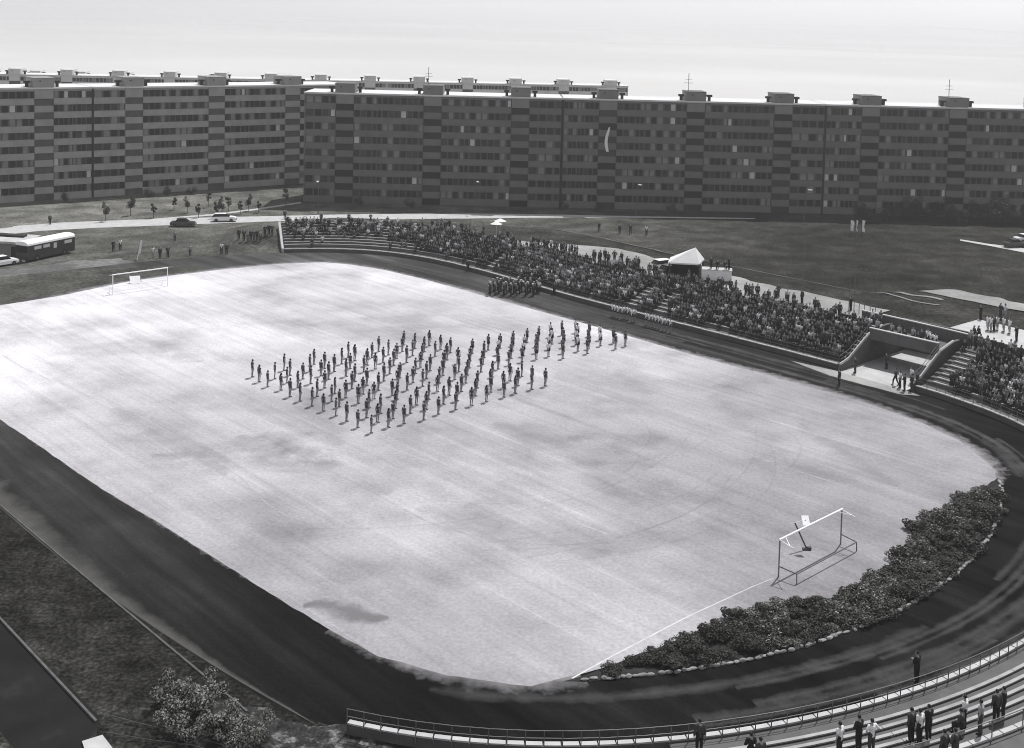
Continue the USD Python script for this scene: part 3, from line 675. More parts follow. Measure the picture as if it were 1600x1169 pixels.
# ------------------------------------------------------------------ slab blocks of flats
ST, ZW0, WH = 2.44, 3.35, 1.27        # storey, centre of the lowest window band, window height
NS, ROOF = 8, 21.75
BACK = 1.0436                         # the flats stand a little beyond the foot of their own shadow
def slab_block(name, P0, ang, length, stairs, label, group, depth=11.3, base=0.0, windows='all', antenna=(), pc='panel_concrete', ends=('panel_concrete', 'wall_dark')):
    """P0: lower left corner of the facade seen from outside; ang: the facade's direction; stairs: centres of the stair bays along it."""
    pc2 = pc if pc != 'panel_concrete' else 'panel_concrete_pale'
    kk = BACK if group else 1.0
    g = thing(name, label, 'building', (P0[0] * kk, P0[1] * kk, CAM_H - (CAM_H - base) * kk), ang, group)
    if kk != 1.0:
        g.AddScaleOp().Set(Gf.Vec3f(kk, kk, kk))
    r = np.random.default_rng(int(abs(P0[0]) * 17 + length * 3))
    HB = 1.65                                                  # half of a stair bay
    part('wall', box(0, length, 0.30, depth, -3.0, ROOF - 0.3), 'wall_dark', g)
    part('roof', box(-0.12, length + 0.12, -0.14, depth + 0.1, ROOF - 0.297, ROOF), 'roof_gravel', g)
    part('end_wall', box(-0.02, 0.16, 0.02, 0.297, 0, ROOF - 0.3), ends[0], g)
    part('end_wall', box(length - 0.16, length + 0.02, 0.02, 0.297, 0, ROOF - 0.3), ends[1], g)
    edges = [0.17] + [v for c in stairs for v in (c - HB, c + HB)] + [length - 0.17]
    spans = [(edges[i], edges[i + 1]) for i in range(0, len(edges), 2) if edges[i + 1] - edges[i] > 1.2]
    # sections between the stair bays
    cols = []
    for x0, x1 in spans:
        unit = 4.25
        nmod = max(1, round((x1 - x0) / unit)); w = (x1 - x0) / nmod
        for q in range(nmod):
            a = x0 + q * w; sgn = 1 if q % 2 == 0 else -1
            lay = [(0.03, 0.25), (0.315, 0.51), (0.555, 0.75), (0.835, 0.97)]
            if sgn < 0:
                lay = [(1 - q2, 1 - p2) for p2, q2 in lay[::-1]]
            cols += [(a + p2 * w + 0.02, a + q2 * w - 0.02) for p2, q2 in lay]
        for k_ in range(NS):
            zc = ZW0 + k_ * ST
            part('parapet_panel', box(x0 + 0.02, x1 - 0.02, 0.0, 0.29, zc - ST + WH / 2 if k_ else 1.45, zc - WH / 2), pc, g)
            part('window_infill', box(x0 + 0.02, x1 - 0.02, 0.20, 0.293, zc - WH / 2 + 0.004, zc + WH / 2 - 0.004), 'infill_panel' if pc != 'hazed_panel' else 'cloth_grey', g)  # second row takes lighter infill, more haze painted in
        part('eaves_panel', box(x0 + 0.02, x1 - 0.02, 0.0, 0.29, ZW0 + (NS - 1) * ST + WH / 2, ROOF - 0.303), pc, g)
    rest = []
    for k_ in range(NS):
        zc = ZW0 + k_ * ST
        pw_ = [0.46, 0.27, 0.235, 0.035]
        for (a, b) in cols:
            mt = ['glass_dark', 'glass_mid', 'curtain_grey', 'curtain_white'][r.choice(4, p=pw_)]
            bx = box(a, b, 0.155, 0.198, zc - WH / 2 + 0.05, zc + WH / 2 - 0.05)
            if windows == 'all' or k_ >= NS - windows:
                part('window', bx, mt, g)
            else:
                rest.append(bx)
    if rest:
        part('lower_windows', cat(rest), 'glass_dark', g, kind='stuff')
    for c in stairs:
        for k_ in range(NS):
            zc = ZW0 + k_ * ST - ST / 2 - 0.12
            part('stair_window', box(c - HB + 0.06, c + HB - 0.06, 0.16, 0.29, zc - 0.62, zc + 0.62), ('infill_panel' if pc != 'panel_concrete' else ['glass_dark', 'glass_dark', 'glass_mid'][r.integers(3)]), g)
            top = zc + ST - 0.62 if k_ < NS - 1 else ROOF + 0.05
            part('stair_panel', box(c - HB + 0.03, c + HB - 0.03, -0.02, 0.285, zc + 0.62, top), pc2 if k_ == NS - 1 else pc, g)
        hd = part('machine_room', box(c - HB - 0.15, c + HB + 0.15, -0.10, 5.5, ROOF + 0.053, ROOF + 1.62), pc2, g)
        part('cap', box(c - HB - 0.19, c + HB + 0.19, -0.14, 5.56, ROOF + 1.622, ROOF + 1.72), pc, hd)
        part('vent', box(c - 0.85, c - 0.55, -0.13, -0.103, ROOF + 1.0, ROOF + 1.2), 'wall_dark', hd)
        for sx in (-1, 1):
            x = c + sx * (HB + 0.95)
            part('chimney_vent', cat([box(x - 0.24, x + 0.24, 1.2, 1.7, ROOF + 0.004, ROOF + 0.75), box(x - 0.48, x + 0.48, 0.95, 1.95, ROOF + 0.752, ROOF + 1.12)]), 'wall_dark', g)
    for x in antenna:
        part('antenna', cat([tube((x, 2.0, ROOF), (x, 2.0, ROOF + 5.0), 0.055, 6), tube((x - 0.8, 2, ROOF + 3.2), (x + 0.8, 2, ROOF + 3.2), 0.03, 5), tube((x - 0.6, 2, ROOF + 3.8), (x + 0.6, 2, ROOF + 3.8), 0.03, 5)]), 'dark_paint', g)
    return g

grp = 'slab blocks of flats behind the stadium'
YR = 213.2
XS = [(x - 800) * YR / F for x in (541, 678, 810.5, 947.5, 1087, 1224.5, 1363.5, 1502.5, 1642)]
XS = [-30.6 + 16.1 * i for i in range(9)]
XL = -38.0
slab_block('apartment_block', (XL, YR), 0.0, 9.3 - XL, [XS[0] - XL, XS[1] - XL, XS[2] - XL], 'grey slab block of flats facing the middle of the grandstand', grp, antenna=(XS[1] - XL - 1.0,))
slab_block('apartment_block', (9.36, YR + 0.3), 0.004, 48.3, [c - 9.36 for c in XS[3:6]], 'grey slab block of flats with long pale flag on its stair bay', grp, ends=('wall_dark', 'wall_dark'), antenna=(XS[4] - 9.36 - 1.2,))
slab_block('apartment_block', (57.7, YR + 0.5), 0.006, 52.0, [c - 57.7 for c in XS[6:9]], 'grey slab block at the right, darkest shrubs at its foot', grp, ends=('wall_dark', 'wall_dark'), antenna=(XS[7] - 57.7 - 1.2,))
AL = math.atan2(28.5, 39.0)
eL = np.array([math.cos(AL), math.sin(AL)])
PL = np.array([-83.4, 206.6]) + np.array([0, 0.8])
slab_block('apartment_block', tuple(PL - eL * 24.5), AL, 33.0, [8.4, 24.5], 'grey slab block of flats at far left beyond the bus', grp, pc='panel_concrete_hazed')
slab_block('apartment_block', tuple(PL + eL * 8.55), AL, 53.0, [16.1 - 8.55, 32.2 - 8.55, 48.3 - 8.55], 'grey slab block receding behind saplings left of the corner', grp, pc='panel_concrete_hazed', ends=('wall_dark', 'panel_concrete'))
# the second row, lower down the slope in the haze
P2 = np.array([-165.0, 352.0])
slab_block('distant_block', tuple(P2), 0.10, 203.0, [14 + 15.3 * i for i in range(13)], 'long pale hazy slab block showing only its top floors behind the others', None, base=-5.2, windows=2, pc='hazed_panel', ends=('hazed_panel', 'hazed_panel'))
slab_block('distant_block', (-250.0, 420.0), 0.05, 150.0, [12 + 16.1 * i for i in range(9)], 'faint slab block at far left, its rooftop lift houses in haze', None, base=-9.0, windows=1, pc='hazed_panel', ends=('hazed_panel', 'hazed_panel'))
# long flag on the stair bay
fl = thing('building_flag', 'long narrow pale flag hung down the stair bay of the flats', 'flag', ((XS[3] + 0.25) * BACK, (YR - 0.4) * BACK, CAM_H - CAM_H * BACK))
def cloth(pts_l, pts_r, th=0.02):
    a, b = np.asarray(pts_l, float), np.asarray(pts_r, float)
    n = len(a); v = np.vstack([a, b, a + [0, th, 0], b + [0, th, 0]]); f = []
    for i in range(n - 1):
        f += [[i, n + i, n + i + 1], [i, n + i + 1, i + 1], [2 * n + i, 3 * n + i + 1, 3 * n + i], [2 * n + i, 2 * n + i + 1, 3 * n + i + 1],
              [i, i + 1, 2 * n + i + 1], [i, 2 * n + i + 1, 2 * n + i], [n + i, 3 * n + i + 1, n + i + 1], [n + i, 3 * n + i, 3 * n + i + 1]]
    return trimesh.Trimesh(v, f, process=False)
zz_ = np.linspace(17.4, 12.6, 9)
part('cloth', cloth([(-0.1 - 0.75 * math.sin(i / 8 * 2.6), -0.1 - 0.1 * math.sin(i * 1.3), z) for i, z in enumerate(zz_)], [(0.12 - 0.35 * math.sin(i / 8 * 2.6) + 0.06 * math.sin(i), -0.1, z) for i, z in enumerate(zz_)]), 'cloth_white', fl)
part('staff', tube((0.3, 0.3, 17.0), (0.1, -0.35, 17.6), 0.04, 6), 'dark_paint', fl)

# ------------------------------------------------------------------ people
def chain(pts, seg=10):
    """Hulls of neighbouring spheres: pts is a list of (x, y, z, r)."""
    out = None
    sp = [Manifold.sphere(p[3], seg).translate(p[:3]) for p in pts]
    for a, b in zip(sp[:-1], sp[1:]):
        h = Manifold.batch_hull([a, b])
        out = h if out is None else out + h
    return out

def finish(mf, length=0.045, it=6):
    mf = mf.refine_to_length(length)
    me = mf.to_mesh()
    t = trimesh.Trimesh(me.vert_properties[:, :3], me.tri_verts)
    trimesh.smoothing.filter_taubin(t, lamb=0.5, nu=0.53, iterations=it)
    return t

def skeleton(pose):
    J = {}
    sit = pose.startswith('sit')
    hz = 0.53 if sit else 0.92
    for s, n in ((-1, 'l'), (1, 'r')):
        if sit:
            J['hip' + n] = (s * 0.09, 0.0, hz); J['knee' + n] = (s * 0.11, 0.42, 0.50); J['ankle' + n] = (s * 0.11, 0.40, 0.09); J['toe' + n] = (s * 0.12, 0.56, 0.045)
        elif pose == 'walk':
            f = 0.2 * s
            J['hip' + n] = (s * 0.09, 0.0, hz - 0.01); J['knee' + n] = (s * 0.095, f * 0.75 + 0.05, 0.50); J['ankle' + n] = (s * 0.09, f * 1.3 - 0.04, 0.10); J['toe' + n] = (s * 0.10, f * 1.3 + 0.12, 0.05)
        else:
            sp = 0.10 if pose != 'attention' else 0.075
            J['hip' + n] = (s * 0.09, 0.0, hz); J['knee' + n] = (s * (sp + 0.005), 0.015, 0.50); J['ankle' + n] = (s * sp, -0.025, 0.09); J['toe' + n] = (s * (sp + 0.02), 0.13, 0.045)
        z = hz - 0.92
        lean = 0.08 if sit else 0.0
        J['sh' + n] = (s * 0.175, lean, 1.395 + z)
        if pose == 'attention':
            J['el' + n] = (s * 0.225, -0.02, 1.13); J['wr' + n] = (s * 0.215, 0.03, 0.89)
        elif pose == 'hips':
            J['el' + n] = (s * 0.36, -0.06, 1.17); J['wr' + n] = (s * 0.20, 0.08, 1.03)
        elif pose == 'folded':
            J['el' + n] = (s * 0.25, 0.06, 1.13); J['wr' + n] = (s * 0.02, 0.23, 1.17 + 0.03 * s)
        elif pose == 'walk':
            J['el' + n] = (s * 0.23, -0.09 * s - 0.02, 1.14); J['wr' + n] = (s * 0.23, -0.17 * s + 0.08, 0.93)
        elif pose == 'sit_clap':
            J['el' + n] = (s * 0.24, 0.16, 1.16 + z); J['wr' + n] = (s * 0.05, 0.36, 1.22 + z)
        elif sit:
            J['el' + n] = (s * 0.23, 0.08, 1.13 + z); J['wr' + n] = (s * 0.13, 0.30, 1.03 + z)
        elif pose == 'raised':
            J['el' + n] = (s * 0.27, 0.05, 1.60) if s > 0 else (s * 0.24, -0.02, 1.13); J['wr' + n] = (s * 0.22, 0.08, 1.86) if s > 0 else (s * 0.25, 0.05, 0.90)
        else:
            J['el' + n] = (s * 0.24, -0.03, 1.14); J['wr' + n] = (s * 0.25, 0.04, 0.90)
    z = hz - 0.92; lean = 0.08 if sit else 0.0
    J['pel'] = (0, 0.0, 0.96 + z); J['waist'] = (0, lean * 0.4, 1.10 + z); J['chest'] = (0, lean * 0.9, 1.29 + z)
    J['neck'] = (0, lean + 0.01, 1.46 + z); J['head'] = (0, lean + 0.035, 1.60 + z)
    return J

def hand(J, n, s):
    w, e = np.array(J['wr' + n]), np.array(J['el' + n])
    d = w - e; d /= np.linalg.norm(d)
    side = np.cross(d, [0, 0, 1.0] if abs(d[2]) < 0.8 else [s, 0, 0.0]); side /= np.linalg.norm(side)
    nrm = np.cross(d, side)
    pc = w + d * 0.085
    o = chain([(*w, 0.026), (*(w + d * 0.03 + side * 0.018), 0.022), (*(pc + side * 0.026), 0.017), (*(pc - side * 0.026), 0.017), (*(w + d * 0.03 - side * 0.018), 0.022)], 8)
    for i, (o_, ln) in enumerate(((-0.03, 0.062), (-0.010, 0.078), (0.010, 0.074), (0.030, 0.056))):
        a = pc + side * o_; b = a + d * ln * 0.55 + nrm * 0.006; c = a + d * ln * 0.95 + nrm * 0.022
        o = o + chain([(*a, 0.0105), (*b, 0.0095), (*c, 0.008)], 6)
    a = w + d * 0.035 - side * 0.024
    o = o + chain([(*a, 0.013), (*(a + d * 0.03 - side * 0.028), 0.011), (*(a + d * 0.058 - side * 0.032), 0.009)], 6)
    return o

def body_mesh(J):
    o = chain([(*J['pel'], 0.115), (*J['waist'], 0.10), (*J['chest'], 0.125), (*J['neck'], 0.052), (J['head'][0], J['head'][1] - 0.02, J['head'][2] - 0.05, 0.055)])
    for s, n in ((-1, 'l'), (1, 'r')):
        hip, kn, an, to = J['hip' + n], J['knee' + n], J['ankle' + n], J['toe' + n]
        o = o + chain([(hip[0] * 0.6, hip[1], hip[2] + 0.04, 0.105), (*hip, 0.088), (*kn, 0.056)]) + chain([(*kn, 0.055), (kn[0] * 0.6 + an[0] * 0.4, kn[1] * 0.6 + an[1] * 0.4 - 0.015, kn[2] * 0.6 + an[2] * 0.4, 0.056), (*an, 0.036)])
        o = o + chain([(an[0], an[1] - 0.03, 0.045, 0.04), (*an, 0.036), (*to, 0.036)])
        o = o + chain([(J['chest'][0] + s * 0.07, J['chest'][1], J['chest'][2], 0.11), (*J['sh' + n], 0.06), (*J['el' + n], 0.043), (*J['wr' + n], 0.029)])
        o = o + hand(J, n, s)
    h = np.array(J['head'])
    skull = Manifold.sphere(1.0, 14).scale((0.076, 0.097, 0.118)).translate(tuple(h))
    face = Manifold.batch_hull([Manifold.sphere(0.05, 8).translate((h[0], h[1] + 0.045, h[2] - 0.02)), Manifold.sphere(0.03, 8).translate((h[0], h[1] + 0.05, h[2] - 0.085))])
    nose = chain([(h[0], h[1] + 0.095, h[2] + 0.015, 0.010), (h[0], h[1] + 0.112, h[2] - 0.022, 0.014)], 6)
    o = o + skull + face + nose
    for s in (-1, 1):
        o = o + Manifold.sphere(1.0, 8).scale((0.012, 0.022, 0.032)).translate((h[0] + s * 0.078, h[1] - 0.005, h[2] - 0.01))
    return finish(o)

def hair_mesh(J, long=False):
    h = J['head']
    o = Manifold.sphere(1.0, 14).scale((0.088, 0.100, 0.108)).translate((h[0], h[1] - 0.022, h[2] + 0.032))
    if long:
        o = o + chain([(h[0], h[1] - 0.06, h[2], 0.085), (h[0], h[1] - 0.075, h[2] - 0.13, 0.06)])
    return finish(o, 0.05, 3)

def cap_mesh(J):
    h = J['head']
    o = Manifold.cylinder(0.06, 0.098, 0.118, 14).translate((h[0], h[1], h[2] + 0.06)) + Manifold.batch_hull([Manifold.sphere(0.012, 6).translate((h[0] + a * 0.07, h[1] + b, h[2] + 0.055)) for a in (-1, 1) for b in (0.03, 0.15)])
    return finish(o, 0.06, 1)

def top_mesh(J, sleeve=0.5, infl=0.02, hem=-0.02):
    o = chain([(J['pel'][0], J['pel'][1], J['pel'][2] + hem, 0.122 + infl), (*J['waist'], 0.105 + infl), (*J['chest'], 0.128 + infl)])
    for s, n in ((-1, 'l'), (1, 'r')):
        sh, el, wr = (np.array(J[k + n]) for k in ('sh', 'el', 'wr'))
        arm = [(J['chest'][0] + s * 0.07, J['chest'][1], J['chest'][2], 0.113 + infl), (*sh, 0.062 + infl)]
        if sleeve <= 1:
            arm.append((*(sh + (el - sh) * max(sleeve, 0.05)), 0.05 + infl))
        else:
            arm += [(*el, 0.046 + infl), (*(el + (wr - el) * (sleeve - 1)), 0.034 + infl)]
        o = o + chain(arm)
    return finish(o, 0.06, 4)

def bottom_mesh(J, length=1.0, infl=0.018, skirt=False):
    if skirt:
        kl, kr, p = J['kneel'], J['kneer'], J['pel']
        o = Manifold.batch_hull([Manifold.sphere(0.135, 10).translate(p)] + [Manifold.sphere(0.09, 10).translate((k[0] * 1.2, k[1], k[2] + 0.03)) for k in (kl, kr)])
        return finish(o, 0.07, 3)
    o = None
    for s, n in ((-1, 'l'), (1, 'r')):
        hip, kn, an = (np.array(J[k + n]) for k in ('hip', 'knee', 'ankle'))
        leg = [(hip[0] * 0.6, hip[1], hip[2] + 0.06, 0.115 + infl), (*hip, 0.09 + infl)]
        if length <= 0.5:
            leg.append((*(hip + (kn - hip) * length * 2), 0.085 + infl))
        else:
            leg += [(*kn, 0.062 + infl), (*(kn + (an - kn) * (length - 0.5) * 2 * 0.97), 0.05 + infl)]
        c = chain(leg)
        o = c if o is None else o + c
    return finish(o, 0.06, 3)

def shoes_mesh(J, n):
    an, to = J['ankle' + n], J['toe' + n]
    return finish(chain([(an[0], an[1] - 0.035, 0.05, 0.05), (an[0], an[1], 0.06, 0.05), (to[0], to[1] + 0.01, 0.045, 0.045)], 8), 0.07, 1)

SK = {p: skeleton(p) for p in ('attention', 'stand', 'hips', 'folded', 'walk', 'sit', 'sit_clap')}
_cache = {}
def cached(key, fn):
    if key not in _cache:
        _cache[key] = fn()
    return _cache[key]

def person_parts(root, pose, top, bottom, sleeve=0.5, blen=1.0, skirt=False, long=False, cap=None, skin='skin', leotard=False, shoe='cloth_black', flat=False):
    J = SK[pose]
    body = part('body', cached(('b', pose), lambda: body_mesh(J)), skin, root, smooth=True)
    par = body if not flat else root
    part('cap' if cap else 'hair', cached(('c' if cap else 'h', pose, long), lambda: cap_mesh(J) if cap else hair_mesh(J, long)), cap or 'hair_dark', par, smooth=True)
    if leotard:
        def mk():
            o = chain([(*J['pel'], 0.125), (*J['waist'], 0.112), (*J['chest'], 0.136)])
            for s, n in ((-1, 'l'), (1, 'r')):
                hip = J['hip' + n]
                o = o + chain([(hip[0] * 0.6, hip[1], hip[2] + 0.04, 0.113), (hip[0], hip[1], hip[2] - 0.01, 0.094)]) + chain([(J['chest'][0] + s * 0.07, J['chest'][1], J['chest'][2], 0.12), (*J['sh' + n], 0.07), (*(np.array(J['sh' + n]) * 0.75 + np.array(J['el' + n]) * 0.25), 0.056)])
            return finish(o, 0.06, 3)
        part('leotard', cached(('leo', pose), mk), top, par, smooth=True)
    else:
        part('shirt', cached(('t', pose, sleeve), lambda: top_mesh(J, sleeve)), top, par, smooth=True)
        part('skirt' if skirt else ('shorts' if blen < 0.5 else 'trousers'), cached(('bt', pose, blen, skirt), lambda: bottom_mesh(J, blen, skirt=skirt)), bottom, par, smooth=True)
    for n in ('l', 'r'):
        part('shoe', cached(('s', pose, n), lambda: shoes_mesh(J, n)), shoe, par, smooth=True)

def person_proto(name, *a, **k):
    p = proto(name)
    person_parts(p, *a, **k)
    return p

PP = {
    'gym': person_proto('gymnast', 'attention', 'leotard', None, leotard=True, skin='skin_tan', shoe='cloth_mid'),
    'gym2': person_proto('gymnast_b', 'stand', 'leotard', None, leotard=True, skin='skin_tan', shoe='cloth_mid', long=True),
    'gymw': person_proto('gymnast_white', 'attention', 'cloth_white', 'cloth_black', sleeve=0.4, blen=0.22, skin='skin_tan', shoe='cloth_mid'),
    'gymg': person_proto('gymnast_grey', 'attention', 'cloth_mid', 'cloth_black', sleeve=0.4, blen=0.22, skin='skin_tan', shoe='cloth_mid'),
    'band': person_proto('bandsman', 'hips', 'cloth_dark', 'cloth_black', sleeve=1.9, cap='cloth_grey'),
    'band2': person_proto('bandsman_b', 'folded', 'cloth_dark', 'cloth_black', sleeve=1.9, cap='cloth_white'),
    'dark': person_proto('man_dark', 'stand', 'cloth_dark', 'cloth_black', sleeve=1.9),
    'dark2': person_proto('man_black', 'folded', 'cloth_black', 'cloth_black', sleeve=1.9),
    'darkh': person_proto('man_hips', 'hips', 'cloth_dark', 'cloth_dark', sleeve=1.9),
    'white': person_proto('man_white', 'stand', 'cloth_white', 'cloth_black', sleeve=0.6),
    'whiteh': person_proto('man_white_b', 'hips', 'cloth_white', 'cloth_dark', sleeve=0.6),
    'grey': person_proto('man_grey', 'stand', 'cloth_grey', 'cloth_dark', sleeve=0.6),
    'walk': person_proto('walker', 'walk', 'cloth_grey', 'cloth_dark', sleeve=1.9),
    'walkd': person_proto('walker_dark', 'walk', 'cloth_dark', 'cloth_black', sleeve=1.9),
    'dress': person_proto('woman_pale', 'stand', 'cloth_white', 'cloth_grey', sleeve=0.3, skirt=True, long=True),
    'dressd': person_proto('woman_dark', 'folded', 'cloth_mid', 'cloth_dark', sleeve=0.3, skirt=True, long=True),
    'sitd': person_proto('sitter_dark', 'sit', 'cloth_dark', 'cloth_black', sleeve=1.9),
    'sitk': person_proto('sitter_black', 'sit', 'cloth_black', 'cloth_black', sleeve=1.9, long=True),
    'sitm': person_proto('sitter_mid', 'sit', 'cloth_mid', 'cloth_dark', sleeve=0.6),
    'sitg': person_proto('sitter_grey', 'sit_clap', 'cloth_grey', 'cloth_black', sleeve=0.6),
    'sitw': person_proto('sitter_white', 'sit', 'cloth_white', 'cloth_dark', sleeve=0.5),
    'sitwf': person_proto('sitter_woman', 'sit_clap', 'cloth_white', 'cloth_mid', sleeve=0.3, skirt=True, long=True),
}
TOWARDS = lambda a: a - math.pi / 2     # forward of a figure is its +y

ORD = 'first second third fourth fifth sixth seventh eighth ninth tenth eleventh twelfth thirteenth fourteenth fifteenth sixteenth seventeenth eighteenth nineteenth twentieth'.split()
# gymnasts: twelve ranks of the main block, and the narrower block towards the track
us = [11.5, 9.7, 8.0, 6.1, 4.4, 2.6, 0.75, -0.95, -2.9, -4.6, -6.5, -8.2]
vs = [-8.2, -6.3, -4.5, -2.6, -0.8, 1.3, 3.1, 5.0, 6.95, 8.85, 10.6, 12.5]
face = math.atan2(GV[1], GV[0])
ranks = 0
for i, u in enumerate(us):
    pos = 0
    for j, v in enumerate(vs):
        if i in (3, 7, 11) and j % 2 == 1:
            continue
        w = W(u + RNG.normal(0, 0.13), v + RNG.normal(0, 0.11), 0.022)
        copy_of(PP['gym' if RNG.random() < 0.7 else 'gym2'], 'person', w, TOWARDS(face) + RNG.normal(0, 0.2), RNG.uniform(0.92, 1.06),
                label=f'gymnast in dark leotard, {ORD[pos]} from the left in the {ORD[i]} rank from the front', cat='person', group='gymnasts standing in ranks on the pitch')
        pos += 1
for j in range(9):
    v = 14.4 + 1.84 * j
    pos = 0
    for i in (0, 1, 2, 3):
        u = -1.3 + 1.87 * i + 0.115 * j
        kind = ('gymw', 'gymg', 'gymw', 'gymg')[(i + j) % 4] if v > 15 else 'gym'
        if RNG.random() < 0.25:
            kind = 'gymg'
        w = W(u + RNG.normal(0, 0.14), v + RNG.normal(0, 0.12), 0.022)
        what = {'gymw': 'white top and dark shorts', 'gymg': 'grey top and dark shorts', 'gym': 'dark leotard'}[kind]
        copy_of(PP[kind], 'person', w, TOWARDS(face) + RNG.normal(0, 0.2), RNG.uniform(0.92, 1.06),
                label=f'gymnast in {what}, {ORD[i]} from left, {ORD[8 - j]} row from the track', cat='person', group='gymnasts in four files towards the track')
for (u, v) in ((6.3, 23.9), (6.0, 20.5), (7.0, 27.6), (6.9, 29.3)):
    copy_of(PP['gym'], 'person', W(u, v, 0.022), TOWARDS(face), 1.0, label=f'gymnast in dark leotard at the right edge, {["third", "fourth", "second", "first"][[23.9, 20.5, 27.6, 29.3].index(v)]} from the track', cat='person', group='gymnasts in four files towards the track')

# the band waiting on the far track
nb = 0
bx0, bx1 = at(764, 462), at(832, 464)
for r in range(4):
    for c in range(7):
        t = c / 6
        p = bx0 * (1 - t) + bx1 * t + np.array([0.25, 0.95, 0]) * r * 1.15
        p = p + np.array([RNG.normal(0, 0.12), RNG.normal(0, 0.15), 0]); p[2] = 0.014
        copy_of(PP['band' if (r + c) % 3 else 'band2'], 'person', p, TOWARDS(math.pi * 1.05 + RNG.normal(0, 0.2)), RNG.uniform(0.98, 1.05),
                label=f'uniformed bandsman on the far track, {ORD[c]} from the left in {ORD[r]} row', cat='person', group='bandsmen waiting on the far track')
        nb += 1

def terrain(px):
    z = 0.5
    for _ in range(12):
        p = uv_of(at(px[0], px[1], z))
        i = int(np.argmin(np.hypot(KC[:, 0] - p[0], KC[:, 1] - p[1])))
        d = float((p - KC[i]) @ KN[i]); s_ = KS[i]
        h = float(emb_h(s_, max(d, 8.03))) * (1.0 if d > 8 else float(smooth(0.3, 8.0, d))) if d > 0 else 0.0
        z = 0.5 * z + 0.5 * max(h, 0.0)
    return z

def put(kind, px, z, label, face_deg=None, group=None, scale=1.0):
    p = at(px[0], px[1], z)
    a = math.radians(face_deg) if face_deg is not None else math.atan2(CEN[1] - p[1], CEN[0] - p[0])
    return copy_of(PP[kind], 'person', p, TOWARDS(a), scale, label=label, cat='person', group=group)

# white-shirted groups by the kerb of the long stand
for i in range(8):
    put('gymw', (957 + 4.9 * i + RNG.normal(0, 0.6), 495.5 + 1.25 * i + RNG.normal(0, 0.7)), 0.014, f'young gymnast in white top by the kerb, {ORD[i]} of the left waiting group', None, 'gymnasts waiting by the kerb')
for i in range(8):
    put('gymw', (1009 + 5.2 * i + RNG.normal(0, 0.6), 509 + 1.5 * i + RNG.normal(0, 0.7)), 0.014, f'young gymnast in white top by the kerb, {ORD[i]} of the right waiting group', None, 'gymnasts waiting by the kerb')

G0 = 0.014
for kind, px, z, lab in (
    ('dark', (731, 424), G0, 'man in dark clothes alone on the track below the aisle'),
    ('white', (842, 459), G0, 'person in white shirt just right of the band'),
    ('dark', (866, 461), G0, 'man in dark suit standing by the kerb right of the band'),
    ('dark2', (1432, 1066), G0, 'person in black alone on the dark near track by the railing'),
    ('dark', (1311, 603), 0.04, 'man at the left foot of the tunnel wall'),
    ('darkh', (1336, 583), 0.04, 'man in dark clothes inside the tunnel by its left wall'),
    ('walkd', (1399, 602), 0.04, 'man in dark suit walking out on the pale tunnel road'),
    ('white', (1406, 606), 0.04, 'person in white shirt second in the group at the tunnel mouth'),
    ('dark2', (1413, 611), 0.04, 'man in black third in the group at the tunnel mouth'),
    ('darkh', (1424, 611), 0.04, 'man with hands on hips beside the right tunnel wall'),
    ('whiteh', (1424, 600), 0.04, 'person in white shirt with hands on hips by right tunnel wall'),
    ('dark', (1433, 607), 0.04, 'man in dark clothes farthest right at the tunnel mouth'),
    ('dark', (1385, 577), 0.04, 'man standing in the shade under the tunnel deck'),
    ('dark', (945, 408), 3.1, 'leftmost of three people standing on the gravel behind the crowd'),
    ('darkh', (960, 410), 3.1, 'middle of three people standing on the gravel behind the crowd'),
    ('walkd', (971, 413), 3.1, 'rightmost of three people standing on the gravel behind the crowd'),
    ('darkh', (1216, 465), 3.1, 'man with hands on hips behind the crowd on the gravel'),
    ('dark', (1253, 475), 3.1, 'man at the foot of the tall mast behind the crowd'),
    ('dark2', (1329, 486), 3.1, 'man in black at the end of the parapet behind the crowd'),
    ('walkd', (936, 362), terrain((936, 362)), 'walker in dark clothes on the meadow, farthest left of four'),
    ('dark', (968, 366), terrain((968, 366)), 'person in dark clothes on the meadow, second of four'),
    ('walkd', (985, 366), terrain((985, 366)), 'person in dark clothes on the meadow, third of four'),
    ('white', (1010, 368), terrain((1010, 368)), 'person in white shirt on the meadow, fourth of four'),
    ('dark2', (177, 393), 0.0, 'person in black standing right of the bus'),
    ('white', (188, 391), 0.0, 'person in white shirt standing right of the bus'),
    ('dress', (239, 403), 0.0, 'woman in pale clothes at the left end of the kerb'),
    ('dark', (250, 404), 0.0, 'man in dark clothes second from the left end of kerb'),
    ('dark2', (262, 403), 0.0, 'man in black third from the left end of kerb'),
    ('grey', (297, 400), 0.0, 'person in grey shirt alone on the kerb left of the stand'),
    ('white', (346, 397), terrain((346, 397)), 'person in white shirt near the left end of the stand'),
    ('dark', (354, 398), terrain((354, 398)), 'man in dark clothes beside the white shirt left of stand'),
    ('grey', (273, 377), terrain((273, 377)), 'person in grey alone on the left meadow'),
    ('dark', (445, 343), 0.0, 'person in dark clothes beside the pale road above the stand'),
    ('dark', (78, 351), 0.0, 'person walking at the edge of the pale road, far left'),
):
    put(kind, px, z, lab)
for i, (x, y) in enumerate(((373, 374), (381, 376), (387, 377), (392, 376), (397, 377), (402, 376), (407, 377), (414, 369), (420, 367), (425, 368))):
    put(('dark', 'dark2', 'sitm', 'dark', 'darkh', 'dark', 'grey', 'dark2', 'dark', 'darkh')[i], (x, y), terrain((x, y)), f'person on the grass bank left of the stand, {ORD[i]} from the left', None, 'people on the grass bank left of the stand')
